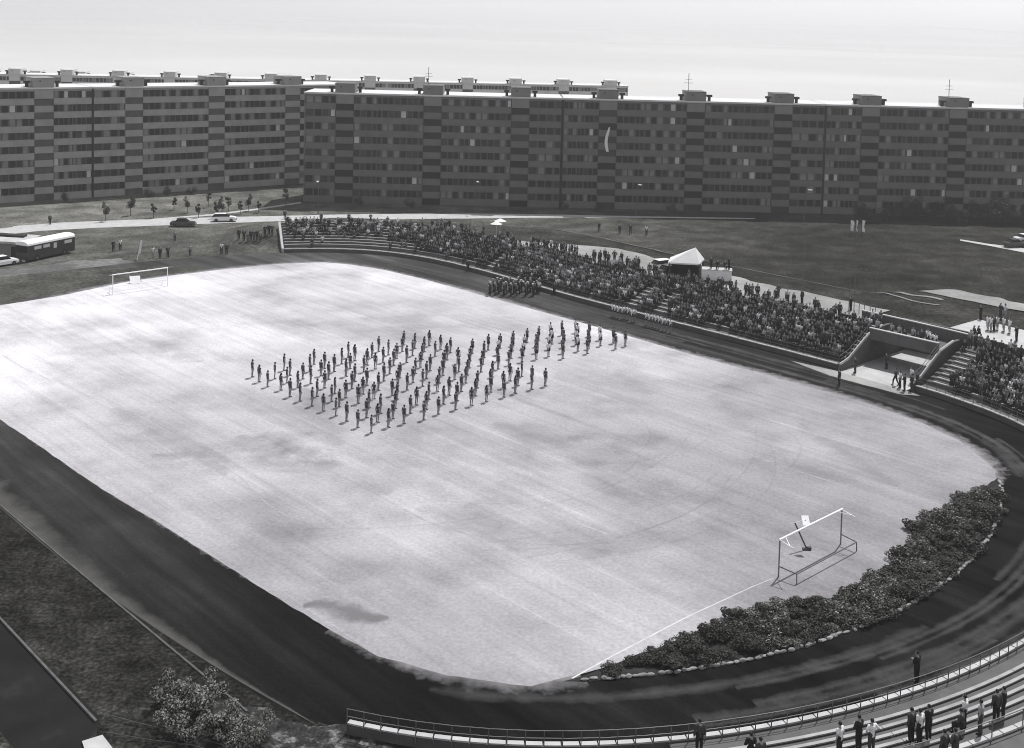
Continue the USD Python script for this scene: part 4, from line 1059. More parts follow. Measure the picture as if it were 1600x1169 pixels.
for i, (x, y, kd) in enumerate(((1543, 517, 'dress'), (1548, 518, 'dress'), (1553, 518, 'dark'), (1558, 517, 'dress'), (1568, 519, 'dress'), (1577, 522, 'dress'), (1588, 534, 'dark2'), (1532, 500, 'dark2'), (1563, 497, 'darkh'), (1570, 498, 'dress'))):
    put(kd, (x, y), 3.12, f'person in {"pale dress" if kd == "dress" else "dark clothes"} on the plaza behind the right block, {ORD[i]} of ten', None, 'people on the plaza')
for i, x in enumerate((1523, 1530)):
    put('sitd', (x, 528), 3.0, f'person in dark clothes sitting on the plaza, {("left", "right")[i]} of a pair')

# foreground spectators on the low terrace
for kind, px, z, lab, f in (
    ('dark', (1423, 1160), 1.0, 'dark-clothed spectator on the low terrace, left of three standing close', 120),
    ('white', (1436, 1162), 1.0, 'spectator in white shirt between two dark ones on the low terrace', 120),
    ('dark2', (1450, 1155), 1.0, 'tall spectator in black, right of three standing close on the low terrace', 115),
    ('sitd', (1503, 1150), 0.85, 'dark spectator sitting on the bench of the low terrace', 130),
    ('white', (1506, 1139), 0.85, 'spectator in white shirt standing behind a seated one, lower right', 140),
    ('grey', (1531, 1147), 0.95, 'spectator in grey alone on the low terrace near the back edge', 140),
    ('dark', (1556, 1130), 0.85, 'dark spectator, left one of the couple at far lower right', 100),
    ('dark2', (1567, 1125), 0.85, 'spectator in black, right one of the couple at far lower right', 150),
    ('dark2', (1341, 1172), 0.85, 'spectator in black seen from behind near the bottom edge', 120),
    ('whiteh', (1361, 1178), 0.85, 'spectator in white with hands on hips near the bottom edge', 110),
    ('white', (1311, 1183), 0.85, 'spectator in white shirt, leftmost on the low terrace benches', 130),
    ('dark', (1474, 1196), 1.1, 'dark spectator cut by the bottom edge, left of two', 120),
    ('darkh', (1491, 1194), 1.1, 'dark spectator cut by the bottom edge, right of two', 120),
    ('dark2', (1172, 1200), 0.55, 'spectator in black by the railing at the bottom edge', 100),
    ('dark', (1187, 1208), 0.55, 'dark spectator next to the railing at the bottom edge, lower one', 100),
    ('dark', (1092, 1178), 0.45, 'dark figure at the railing near the middle of the bottom edge', 100),
):
    put(kind, px, z, lab, f)

# the crowd on the grandstands: the nearest ones singly, the rest as one mass
def density(s, r):
    u, v = K(s)
    if s < S_T0:
        f = 0.985
        if u < -33:
            f = 0.95 if r >= 1 + 2 * (u < -44) + (u < -50) else 0.12
            if u < -50:
                f *= 0.7
        if 8.5 < u < 11.5 and r < 4:
            f *= 0.4
        if abs(u - 1.0) < 2.0 and r > 3:
            f = 0.95
        return f
    return 0.95
kinds_crowd = ['sitd', 'sitk', 'sitm', 'sitg', 'sitw', 'sitwf', 'dark', 'dressd', 'grey', 'white']
pk = np.array([0.29, 0.27, 0.12, 0.08, 0.075, 0.03, 0.075, 0.04, 0.015, 0.005]); pk = pk / pk.sum()
word = {'sitd': 'dark jacket', 'sitk': 'black', 'sitm': 'mid-grey shirt', 'sitg': 'pale grey shirt', 'sitw': 'white shirt', 'sitwf': 'white blouse', 'dark': 'dark suit, standing', 'dressd': 'dark dress, standing', 'grey': 'grey shirt, standing', 'white': 'white shirt, standing'}
inst = {k_: [] for k_ in kinds_crowd}
single = 0
def row_z(r):
    return Z0 + r * RI
def place(s, r, ai_clear, singles):
    global single
    d0 = ROW0 + r * TR
    nz = meshkit.fbm(np.array([[s * 0.16, r * 0.35, 2.2]]), 3, 5)[0]
    w_ = pk * np.where(np.isin(kinds_crowd, ['sitd', 'sitk', 'dark', 'dressd']), 1.0, max(0.15, 1.0 + 5.0 * (nz - 0.5)))
    kd = kinds_crowd[RNG.choice(len(kinds_crowd), p=w_ / w_.sum())]
    sit = kd.startswith('sit')
    if sit:
        d = d0 + 0.17; z = row_z(r) + 0.13 - 0.42
    else:
        d = d0 + 0.5; z = row_z(r)
    if sit and r == 0:
        z = max(z, 0.42)
    p = KW(s, d, z)
    a = TOWARDS(k_angle(s) + math.pi) + RNG.normal(0, 0.22)
    sc_ = RNG.uniform(0.84, 1.08)
    return kd, p, a, sc_
for seg, (s0, s1) in enumerate(((S_A + 0.6, S_T0 - 0.7), (S_T1 + 0.7, S_B - 0.5))):
    ais = AISLES_A if seg == 0 else AISLES_B
    for r in range(NR):
        s = s0 + RNG.uniform(0, 0.3); nth = 0
        while s < s1:
            clear = any(abs(s - a_) < 0.85 for a_ in ais) and not (seg == 0 and r > 5 and RNG.random() < 0.8) or (seg == 1 and s < S_T1 + 2.6 and r < 7)
            if not clear and RNG.random() < density(s, r):
                kd, p, a, sc_ = place(s, r, ais, 0)
                if seg == 1 and nth < 6 and single < 48:
                    nth += 1; single += 1
                    copy_of(PP[kd], 'person', p, a, sc_, label=f'spectator in {word[kd]}, {ORD[nth - 1]} from the tunnel in row {("one", "two", "three", "four", "five", "six", "seven", "eight", "nine")[r]} of the right block', cat='person', group='spectators in the right block')
                else:
                    inst[kd].append((p, a, sc_))
            s += RNG.uniform(0.37, 0.50)
# standing along the top of the long stand, and on the tunnel deck
for s in np.arange(s_at_u(-46), S_T0 - 0.5, 0.62):
    if RNG.random() < max(0.0, min(0.95, 0.55 + 3.2 * (meshkit.fbm(np.array([[s * 0.13, 1.5, 7.7]]), 3, 8)[0] - 0.5))):
        kd = ['dark', 'dressd', 'grey', 'white'][RNG.choice(4, p=[0.5, 0.25, 0.15, 0.1])]
        inst[kd].append((KW(s + RNG.normal(0, 0.15), 8.3 + abs(RNG.normal(0, 0.5)), 3.12), TOWARDS(k_angle(s) + math.pi) + RNG.normal(0, 0.3), RNG.uniform(0.9, 1.06)))
for s in np.arange(S_T1 + 0.5, S_B - 3, 0.6):
    kd = ['dark', 'dressd', 'white', 'dress' if False else 'grey'][RNG.choice(4, p=[0.4, 0.2, 0.2, 0.2])]
    inst[kd].append((KW(s, 8.6 + RNG.normal(0, 0.25), 3.16), TOWARDS(k_angle(s) + math.pi) + RNG.normal(0, 0.3), RNG.uniform(0.92, 1.06)))
for u in np.arange(27.4, 34.4, 0.5):
    if RNG.random() < 0.9:
        kd = ['sitd', 'dark', 'white', 'grey'][RNG.choice(4, p=[0.1, 0.3, 0.3, 0.3])]
        inst[kd].append((W(u, 46.1 + RNG.uniform(0, 0.4), 2.86), TOWARDS(face + math.pi), RNG.uniform(0.9, 1.05)))
cr = UsdGeom.PointInstancer.Define(stage, '/World/crowd')
tag(cr, 'dense crowd of seated and standing spectators filling the grandstand', 'crowd', kind='stuff')
pos, ori, scl, idx = [], [], [], []
for i, kd in enumerate(kinds_crowd):
    pr = UsdGeom.Xform.Define(stage, f'/World/crowd/spectator_{i:03d}')
    pr.GetPrim().GetReferences().AddInternalReference(PP[kd].GetPath())
    cr.CreatePrototypesRel().AddTarget(pr.GetPath())
    for p, a, sc_ in inst[kd]:
        pos.append(p); ori.append(Gf.Quath(math.cos(a / 2), 0, 0, math.sin(a / 2))); scl.append((sc_,) * 3); idx.append(i)
cr.CreatePositionsAttr(Vt.Vec3fArray.FromNumpy(np.array(pos, np.float32)))
cr.CreateOrientationsAttr(Vt.QuathArray(ori))
cr.CreateScalesAttr(Vt.Vec3fArray.FromNumpy(np.array(scl, np.float32)))
cr.CreateProtoIndicesAttr(Vt.IntArray(idx))
print('crowd', len(pos), 'singles', single)

# ------------------------------------------------------------------ goals and the leaning board posts
def goal(u, out, label):
    g = thing('football_goal', label, 'goal', W(u, 0, 0.02), PITCH_ANGLE if out > 0 else PITCH_ANGLE + math.pi)
    r = 0.05
    for s in (-1, 1):
        part('post', cat([tube((0, s * 3.66, -0.02), (0, s * 3.66, 0.72), r, 10), tube((0, s * 3.66, 0.721), (0, s * 3.66, 2.44), r, 10)]), 'white_paint' if out < 0 else 'goal_post', g)
        br = part('net_bracket', path_tube([(0, s * 3.66, 2.40), (1.0, s * 3.66, 2.22)], 0.03, 6), 'white_paint', g)
        part('bracket_stay', path_tube([(0.75, s * 3.66, 2.265), (0.02, s * (3.66 - 0.62), 2.43)], 0.025, 6), 'white_paint', br)
        part('net_frame_side', tube((0, s * 3.66, 0.70), (1.25, s * 3.55, 0.62), 0.045, 8), 'steel_rail' if out > 0 else 'white_paint', g)
        part('net_frame_leg', tube((1.25, s * 3.55, 0.62), (1.28, s * 3.55, -0.02), 0.035, 6), 'steel_rail' if out > 0 else 'white_paint', g)
    part('crossbar', tube((0, -3.72, 2.44), (0, 3.72, 2.44), 0.065, 10), 'white_paint', g)
    part('net_frame_bar', tube((1.25, -3.55, 0.62), (1.25, 3.55, 0.62), 0.045, 8), 'steel_rail' if out > 0 else 'white_paint', g)
    return g
mat('goal_post', 0.16, 0.6, 0.3, 1.5)
goal(49.0, 1, 'football goal with white crossbar and dark posts by the shrub bed')
goal(-49.0, -1, 'white football goal at the far left end of the pitch')
p0 = at(1261, 859, 0.02)
bp = thing('board_post', 'leaning dark post carrying a small white board inside near goal', 'post', p0)
part('post', tube((0, 0, 0), (-0.86, 0.1, 1.78), 0.05, 8), 'dark_paint', bp)
part('arm', tube((-0.86, 0.1, 1.78), (-0.15, 0.0, 2.06), 0.025, 6), 'white_paint', bp)
bb = box(-0.24, 0.24, -0.02, 0.02, -0.36, 0.36)
bb.apply_transform(trimesh.transformations.rotation_matrix(math.radians(-52), [1, 0, 0]))
bb.apply_translation([-0.17, 0.0, 2.0])
part('board', bb, 'white_paint', bp)
part('base_block', cat([box(-0.3, 0.25, -0.15, 0.15, -0.01, 0.10), box(0.0, 0.28, -0.1, 0.12, 0.101, 0.2)]), 'dark_paint', bp)
p0 = at(211, 443, 0.02)
bd = thing('white_board', 'white board leaning on short legs inside the far goal', 'board', p0, 0.1)
q = np.array([(-0.85, 0.55, 0.82), (0.5, 0.55, 0.9), (0.75, -0.35, 0.10), (-0.5, -0.35, 0.05)])
v = np.vstack([q, q + [0, 0.05, 0.0]])
part('panel', trimesh.Trimesh(v, [[0, 1, 2], [0, 2, 3], [4, 6, 5], [4, 7, 6], [0, 4, 5], [0, 5, 1], [1, 5, 6], [1, 6, 2], [2, 6, 7], [2, 7, 3], [3, 7, 4], [3, 4, 0]], process=False), 'white_paint', bd)
for x in (-0.6, 0.5):
    part('leg', tube((x, 0.5, 0.78), (x + 0.1, 0.9, 0.0), 0.03, 6), 'dark_paint', bd)

# ------------------------------------------------------------------ shrub bed at the near end with its stone border
bord = np.array([(48.6, -22.6), (50.7, -18.6), (52.4, -15.7), (54.1, -12.1), (55.4, -7.8), (56.3, -2.2), (56.5, 2.5), (56.0, 7.0), (54.8, 13.2), (53.2, 18.8), (51.6, 22.4), (50.6, 24.2)])
tb, _ = splprep(bord.T, s=0.4)
BL = np.stack(splev(np.linspace(0, 1, 400), tb), 1)
sheet([tuple(p) for p in BL[::12]] + [(50.7, 20), (51.0, 9.5), (52.7, 6.5), (52.7, -3.5), (51.0, -7.5), (50.0, -12), (49.0, -19)], 0.026, 'flower_bed', 'soil', rough=0.3, seed=11)
sb = thing('stone_border', 'border of rough pale stones edging the shrub bed', 'border')
bs = np.r_[0, np.cumsum(np.linalg.norm(np.diff(BL, axis=0), axis=1))]
s = 1.2
base_ico = trimesh.creation.icosphere(1)
while s < bs[-1] - 0.3:
    L_ = RNG.uniform(0.28, 0.55)
    c = np.array([np.interp(s, bs, BL[:, 0]), np.interp(s, bs, BL[:, 1])])
    t = np.array([np.interp(s + 0.1, bs, BL[:, 0]), np.interp(s + 0.1, bs, BL[:, 1])]) - c
    a = math.atan2(t[1], t[0]) + PITCH_ANGLE
    v = base_ico.vertices * np.array([L_ * 0.5, RNG.uniform(0.09, 0.16), RNG.uniform(0.06, 0.13)])
    v = v * (1 + 0.35 * (meshkit.noise(base_ico.vertices * 1.7 + RNG.uniform(0, 50, 3), 3)[:, None] - 0.5))
    R = np.array([[math.cos(a), -math.sin(a), 0], [math.sin(a), math.cos(a), 0], [0, 0, 1]])
    w = W(c[0], c[1], 0.08) + np.array([RNG.normal(0, 0.05), RNG.normal(0, 0.05), 0])
    part('stone', (v @ R.T + w, base_ico.faces), 'stone', sb)
    s += L_ * 0.95

def leaves(centres, radii, n, size, seed, flat=0.85):
    """Leaf-sized quads spread through clumps."""
    r = np.random.default_rng(seed)
    centres, radii = np.asarray(centres, float), np.asarray(radii, float)
    w = radii ** 2; pick = r.choice(len(centres), n, p=w / w.sum())
    d = r.normal(size=(n, 3)); d /= np.linalg.norm(d, axis=1)[:, None]
    rad = r.uniform(0.55, 1.05, n) ** 0.6
    c = centres[pick] + d * (radii[pick] * rad)[:, None] * [1, 1, flat]
    nn = d + r.normal(0, 0.55, (n, 3)); nn /= np.linalg.norm(nn, axis=1)[:, None]
    a = np.cross(nn, r.normal(size=(n, 3))); a /= np.linalg.norm(a, axis=1)[:, None]
    b = np.cross(nn, a)
    sz = size * r.uniform(0.6, 1.3, n)[:, None]
    v = np.stack([c - a * sz, c - b * sz * 0.55 + nn * sz * 0.1, c + a * sz, c + b * sz * 0.55 + nn * sz * 0.1], 1).reshape(-1, 3)
    v[:, 2] = np.maximum(v[:, 2], 0.01)
    i = np.arange(n) * 4
    f = np.vstack([np.stack([i, i + 1, i + 2], 1), np.stack([i, i + 2, i + 3], 1)])
    return trimesh.Trimesh(v, f, process=False)

def shrub_proto(name, seed, dark, pale, npale, n=900, hgt=0.75):
    p = proto(name); r = np.random.default_rng(seed)
    cs, rs, stems = [], [], []
    for i in range(11):
        a = r.uniform(0, 2 * np.pi); d = r.uniform(0, 0.72)
        c = np.array([d * math.cos(a), d * math.sin(a), hgt * r.uniform(0.35, 1.0) * (1 - 0.35 * d)])
        cs.append(c); rs.append(r.uniform(0.24, 0.42)); stems.append(tube((0.15 * math.cos(a), 0.15 * math.sin(a), 0), c, 0.022, 5, 0.01))
    part('stems', cat(stems), 'bark', p)
    part('foliage', leaves(cs, rs, n, 0.085, seed), dark, p)
    if npale:
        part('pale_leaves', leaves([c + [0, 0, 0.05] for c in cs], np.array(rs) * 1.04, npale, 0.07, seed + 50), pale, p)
    return p
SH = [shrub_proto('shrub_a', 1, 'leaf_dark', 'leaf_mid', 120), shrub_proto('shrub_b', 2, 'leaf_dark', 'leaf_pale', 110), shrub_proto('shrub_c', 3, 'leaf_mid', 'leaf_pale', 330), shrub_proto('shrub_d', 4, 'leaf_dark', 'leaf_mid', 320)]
from shapely.geometry import Polygon, Point
bed = Polygon([tuple(p) for p in BL[4:-4:12]] + [(50.7, 20), (50.9, 9.5), (52.4, 6.5), (52.6, -3.5), (50.6, -7.0), (49.6, -12), (49.0, -19)]).buffer(-0.4)
pts = []
for _ in range(6000):
    u, v = RNG.uniform(48, 57), RNG.uniform(-23, 24.5)
    if bed.contains(Point(u, v)) and all((u - a) ** 2 + (v - b) ** 2 > 0.84 ** 2 for a, b in pts):
        pts.append((u, v))
def ordinal(n):
    if n < 20:
        return ORD[n]
    t_ = ('twenty', 'thirty', 'forty', 'fifty', 'sixty', 'seventy', 'eighty', 'ninety')[(n + 1) // 10 - 2]
    return {'twenty': 'twentieth', 'thirty': 'thirtieth', 'forty': 'fortieth', 'fifty': 'fiftieth', 'sixty': 'sixtieth', 'seventy': 'seventieth', 'eighty': 'eightieth', 'ninety': 'ninetieth'}[t_] if (n + 1) % 10 == 0 else t_ + '-' + ORD[(n + 1) % 10 - 1]
pts.sort(key=lambda q: q[1])
cnt = {'goal': 0, 'track': 0}
for i, (u, v) in enumerate(pts):
    mid = math.exp(-((v + 2) / 9.0) ** 2)
    k_ = RNG.choice(4, p=[0.45 - 0.35 * mid, 0.25, 0.05 + 0.35 * mid, 0.25])
    sc_ = RNG.uniform(0.65, 1.3) * (0.75 if v < -18 else 1.0)
    inner = max(50.0 if abs(v - 1.5) > 6 else 52.5, 48.5)
    outer = float(np.interp(v, BL[:, 1], BL[:, 0]))
    side = 'goal' if u < (inner + outer) / 2 else 'track'
    cnt[side] += 1
    lab = f'{("dark leafy", "dark", "pale-flecked", "dense dark")[k_]} shrub, {ordinal(cnt[side] - 1)} from the left tip along the {side} side of bed'
    copy_of(SH[k_], 'shrub', W(u, v, 0.02), RNG.uniform(0, 6.28), (sc_, sc_ * RNG.uniform(0.8, 1.2), sc_ * RNG.uniform(0.42, 0.75)), label=lab, cat='shrub', group='shrubs in the bed by the near goal')

# lower left: pale bush, rubble, kerb, slab and cables
px_sheet([(330, 1105), (375, 1100), (420, 1105), (480, 1130), (540, 1128), (600, 1150), (640, 1175), (640, 1260), (330, 1260), (300, 1160)], 0.018, 'rubble_patch', 'rubble_soil', rough=1.3, seed=21)
px_sheet([(128, 1158), (160, 1148), (200, 1200), (150, 1225)], 0.10, 'concrete_slab', 'pale_concrete')
BU = [proto('bush_a'), proto('bush_b')]
for k_, b_ in enumerate(BU):
    r = np.random.default_rng(60 + k_)
    cs = [np.array([r.normal(0, 0.8), r.normal(0, 0.8), r.uniform(0.5, 2.0)]) for _ in range(16)]
    rs = r.uniform(0.35, 0.65, 16)
    part('stems', cat([tube((0, 0, 0), c, 0.035, 5, 0.012) for c in cs]), 'bark', b_)
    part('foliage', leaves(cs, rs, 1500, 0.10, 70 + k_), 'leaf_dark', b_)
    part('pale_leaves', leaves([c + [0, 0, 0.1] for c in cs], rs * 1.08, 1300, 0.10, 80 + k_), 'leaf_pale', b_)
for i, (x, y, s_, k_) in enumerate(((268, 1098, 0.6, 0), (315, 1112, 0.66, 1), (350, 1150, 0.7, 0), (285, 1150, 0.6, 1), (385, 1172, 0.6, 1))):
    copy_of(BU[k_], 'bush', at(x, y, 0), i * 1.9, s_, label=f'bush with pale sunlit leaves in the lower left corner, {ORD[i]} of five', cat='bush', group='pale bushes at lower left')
kb = thing('path_kerb', 'thin pale kerb stones along the asphalt path at lower left', 'kerb')
for k_ in range(44):
    u = -8 + k_ * 1.0
    part('kerb_stone', uvbox(u + 0.015, u + 0.985, -42.62, -42.5, -0.1, 0.12), 'concrete', kb)
cb = thing('cable', 'pair of thin pale cables lying across the lower left corner', 'cable')
for o in (0, 14):
    part('strand', path_tube([at(165, 1116 + o * 2, 0.3), at(230, 1133 + o * 1.6, 0.12), at(300, 1150 + o, 0.12), at(420, 1185 + o, 0.3)], 0.02, 5), 'concrete', cb)
kg = thing('infield_kerb', 'thin kerb between the near track and the dark verge', 'kerb')
for k_ in range(46):
    u = -6 + k_ * 1.0
    part('kerb_stone', uvbox(u + 0.01, u + 0.99, -37.05 + 0.0012 * (u + 6) ** 1.55, -36.93 + 0.0012 * (u + 6) ** 1.55, -0.1, 0.07), 'dark_concrete', kg)

# ------------------------------------------------------------------ trees
def tree_proto(name, seed, h=4.0, r0=0.9, n=700, leaf='leaf_mid', bole=0.4):
    p = proto(name); r = np.random.default_rng(seed)
    tr = [tube((0, 0, 0), (0.05, 0.03, h * 0.55), 0.07, 7, 0.05), tube((0.05, 0.03, h * 0.55), (0.0, 0.0, h * 0.92), 0.05, 6, 0.015)]
    cs, rs = [], []
    for i in range(9):
        a = r.uniform(0, 6.28); z = h * r.uniform(bole, 0.95); d = r0 * r.uniform(0.2, 0.75) * (1.15 - abs(z / h - 0.65))
        c = np.array([d * math.cos(a), d * math.sin(a), z]); cs.append(c); rs.append(r0 * r.uniform(0.28, 0.5))
        tr.append(tube((0.03, 0.02, z * 0.75), c, 0.03, 5, 0.01))
    part('trunk', cat(tr), 'bark', p)
    part('crown', leaves(cs, rs, n, 0.13, seed + 9, 1.0), leaf, p)
    return p
TP = [tree_proto('sapling_a', 31), tree_proto('sapling_b', 32, 3.4, 0.8, 550), tree_proto('sapling_c', 33, 3.0, 0.6, 420, 'leaf_dark')]
TB = [tree_proto('bushy_tree_a', 41, 4.2, 2.0, 1500, 'leaf_dark', 0.15), tree_proto('bushy_tree_b', 42, 3.4, 2.2, 1500, 'leaf_dark', 0.12)]
sap = [(165, 346, 0), (204, 337, 0), (240, 341, 2), (272, 328, 2), (293, 333, 0), (310, 341, 2), (326, 324, 1), (338, 341, 2), (347, 337, 0), (357, 332, 1), (376, 335, 2), (388, 330, 0), (404, 333, 2), (447, 325, 1)]
for i, (x, y, k_) in enumerate(sap):
    copy_of(TP[k_], 'sapling_tree', at(x, y, 0), i * 1.3, RNG.uniform(0.75, 1.05), label=f'young tree on the lawn before the left flats, {ORD[i]} from the left', cat='tree', group='young trees before the left flats')
for i, x in enumerate((1352, 1372, 1394, 1418, 1442, 1462, 1484, 1506, 1530, 1556, 1580, 1604)):
    w_ = at(x, 349 + 0.02 * (x - 1340), 0) ; w_[1] = YR * BACK - RNG.uniform(3.0, 10.0)
    w_[0] = (x - 800) / F * w_[1] + 0.2; w_[2] = -0.05
    copy_of(TB[i % 2], 'bushy_tree', w_, i * 2.1, RNG.uniform(0.75, 1.25), label=f'dark bushy tree at the foot of the right flats, {ORD[i]} from the left', cat='tree', group='dark trees at the foot of the right flats')
for i, x in enumerate((100, 232, 262, 300, 560, 640, 880, 935, 1050)):
    t = (np.interp(x, [0, 440], [0, 1]))
    w_ = at(x, np.interp(x, [0, 70, 200, 340, 440, 460, 480, 743, 1100], [322, 318, 310, 301, 295, 310, 320, 327, 335]), 0)
    copy_of(TB[i % 2], 'hedge_bush', w_, i * 1.7, (0.5, 0.5, 0.42), label=f'low dark bush close under the flats, {ORD[i]} from the left', cat='bush', group='low bushes under the flats')

# ------------------------------------------------------------------ lamps, masts, flags
def lamp_proto():
    p = proto('street_lamp')
    part('mast', cat([tube((0, 0, 0), (0, 0, 1.0), 0.11, 8), tube((0, 0, 1.0), (0, 0, 5.7), 0.075, 8, 0.05)]), 'concrete', p)
    part('arm', tube((0, 0, 5.7), (0.0, -0.7, 5.95), 0.035, 6), 'concrete', p)
    part('lamp_head', cat([box(-0.16, 0.16, -1.35, -0.6, 5.88, 6.05)]), 'white_paint', p)
    return p
LP = lamp_proto()
for i, (x, y) in enumerate(((497, 334), (743, 333), (993, 337.5), (1256, 346))):
    copy_of(LP, 'street_lamp', at(x, y, 0), 0.3 * i, 1.0, label=f'thin street lamp before the flats beside the road, {ORD[i]} from the left', cat='street lamp', group='street lamps before the flats')
mast = thing('mast', 'tall thin pole rising behind the crowd to roof height', 'pole', at(1253, 473, 3.1))
part('pole', tube((0, 0, -0.2), (0.15, 0, 9.4), 0.06, 8, 0.035), 'steel_rail', mast)
part('cross_arm', tube((-0.3, 0, 8.9), (0.6, 0, 8.9), 0.03, 6), 'steel_rail', mast)
fp = proto('bare_flagpole')
part('pole', tube((0, 0, -0.2), (0, 0, 5.2), 0.045, 7, 0.025), 'steel_rail', fp)
part('finial', trimesh.creation.icosphere(1, 0.07).apply_translation([0, 0, 5.24]), 'steel_rail', fp)
for i, x in enumerate((1326, 1334, 1342, 1350, 1359, 1367)):
    copy_of(fp, 'bare_flagpole', at(x, 487 + 0.28 * (x - 1326), 3.1), 0, 1.0, label=f'bare dark flagpole behind the end of the crowd, {ORD[i]} from the left', cat='flagpole', group='bare flagpoles behind the crowd')
for i, (x, hgt) in enumerate(((1328, 1.0), (1337, 0.9), (1346, 1.0))):
    f_ = thing('flag', f'white flag hanging on its pole on the meadow, {("left", "middle", "right")[i]} of three', 'flag', at(x, 369, 0), 0, 'three white flags on the meadow')
    part('pole', tube((0, 0, 0), (0, 0, 2.9), 0.035, 6), 'dark_paint', f_)
    zz_ = np.linspace(2.8, 1.0 - 0.1 * i, 7)
    part('cloth', cloth([(0.05, -0.02 - 0.03 * math.sin(j * 1.7), z) for j, z in enumerate(zz_)], [((0.62, 0.25, 0.5)[i] + 0.1 * math.sin(j + i), 0.04 * math.sin(j * 2.0), z - 0.15) for j, z in enumerate(zz_)]), 'cloth_white', f_)
f_ = thing('flag', 'pale pennant on a leaning pole by the left end of kerb', 'flag', at(214, 407, 0))
part('pole', tube((0, 0, 0), (0.5, 0.3, 2.9), 0.05, 6), 'white_paint', f_)
part('cloth', cloth([(0.22 + 0.05 * j, 0.1 + 0.03 * j, 1.0 + 0.28 * j) for j in range(7)], [(0.42 + 0.06 * j + 0.05 * math.sin(j), 0.05 * math.sin(j * 2), 0.9 + 0.28 * j) for j in range(7)]), 'cloth_white', f_)
bn = thing('white_banner', 'small white banner held up in the middle of crowd', 'banner', at(962, 427, 2.6))
part('cloth', cloth([(-0.75, -0.05, 1.75), (-0.7, 0.03, 1.3), (-0.55, -0.04, 0.95)], [(0.75, -0.05, 1.8), (0.72, 0.05, 1.35), (0.6, -0.02, 1.0)]), 'cloth_white', bn)
for x in (-0.72, 0.72):
    part('stick', tube((x * 0.8, 0.05, -0.5), (x, 0.02, 1.8), 0.025, 6), 'dark_paint', bn)

# ------------------------------------------------------------------ tent, platform, parasols, vehicles
def on(p, *q):
    return [np.array(a, float) - p for a in q]
zt = 3.08
F0 = at(1091.5, 442, zt)
tt = thing('tent', 'white peaked tent with dark open side behind the crowd', 'tent', F0, math.radians(-4))
cw = 3.7
cor = [(0, 0), (-cw, 0.2), (-cw + 0.5, 3.6), (0.9, 3.4)]
part('canopy', (lambda v: trimesh.Trimesh(v, [[0, 1, 4], [1, 2, 4], [2, 3, 4], [3, 0, 4], [0, 5, 6], [0, 6, 1], [1, 6, 7], [1, 7, 2], [2, 7, 8], [2, 8, 3], [3, 8, 5], [3, 5, 0]], process=False))(
    np.array([(x * 1.05, y, 2.4) for x, y in cor] + [(-0.35, 1.9, 4.1)] + [(x * 1.05, y, 2.22) for x, y in cor])), 'canvas', tt)
part('back_wall', cat([box(-cw + 0.5, 0.9, 3.3, 3.34, 0, 2.3)]), 'canvas_dark', tt)
part('side_wall', cat([box(0.35, 0.39, 0.3, 3.2, 0, 2.2)]), 'canvas', tt)
part('side_wall', cat([box(-cw + 0.15, -cw + 0.19, 0.4, 3.2, 0, 2.2)]), 'canvas_dark', tt)
part('counter', box(-cw + 0.3, -0.2, 0.12, 0.5, 0, 0.95), 'canvas_dark', tt)
for x, y in cor:
    part('tent_pole', tube((x, y, 0), (x, y, 2.35), 0.04, 6), 'dark_paint', tt)
pf = thing('platform', 'white skirted platform beside the tent with people on top', 'platform', at(1093, 441, zt) + np.array([0.2, -0.2, 0]), math.radians(-10))
part('skirt', box(0, 3.7, 0, 1.7, 0, 1.62), 'canvas', pf)
part('top', box(-0.05, 3.75, -0.05, 1.75, 1.623, 1.7), 'pale_concrete', pf)
part('base_board', box(0.02, 3.68, -0.03, -0.003, 0.0, 0.35), 'dark_paint', pf)
for i, dx in enumerate((1.2, 2.0, 2.9, 3.4)):
    b_ = at(1093, 441, zt) + np.array([0.2 + dx, 0.35 - 0.15 * dx, 1.72])
    copy_of(PP[('dark', 'sitk', 'sitd', 'dark2')[i]], 'person', b_ - np.array([0, 0, 0.45 if i in (1, 2) else 0]) * 0.0, TOWARDS(-2.2 + 0.4 * i), 0.9, label=f'dark figure on the white platform by the tent, {ORD[i]} from the left', cat='person', group='people on the white platform')
for i, (x, y, s_) in enumerate(((781, 366, 1.0), (775, 368, 0.95))):
    pa_ = thing('parasol', ('white parasol above the crowd, higher right one of two', 'white parasol above the crowd, lower left one of two')[i], 'parasol', at(x, y, 3.1), 0, 'two white parasols above the crowd')
    n = 10; th = np.arange(n) * 2 * np.pi / n
    v = np.vstack([np.c_[0.95 * s_ * np.cos(th), 0.95 * s_ * np.sin(th), np.full(n, 2.0 - 0.25 * i)], [(0, 0, 2.42 - 0.25 * i)], [(0, 0, 2.36 - 0.25 * i)]])
    part('canopy', trimesh.Trimesh(v, [[k_, (k_ + 1) % n, n] for k_ in range(n)] + [[(k_ + 1) % n, k_, n + 1] for k_ in range(n)], process=False), 'cloth_white', pa_)
    part('stick', tube((0, 0, 0), (0, 0, 2.4 - 0.25 * i), 0.03, 6), 'white_paint', pa_)
    part('foot', tube((0, 0, -0.02), (0, 0, 0.08), 0.25, 10), 'concrete', pa_)

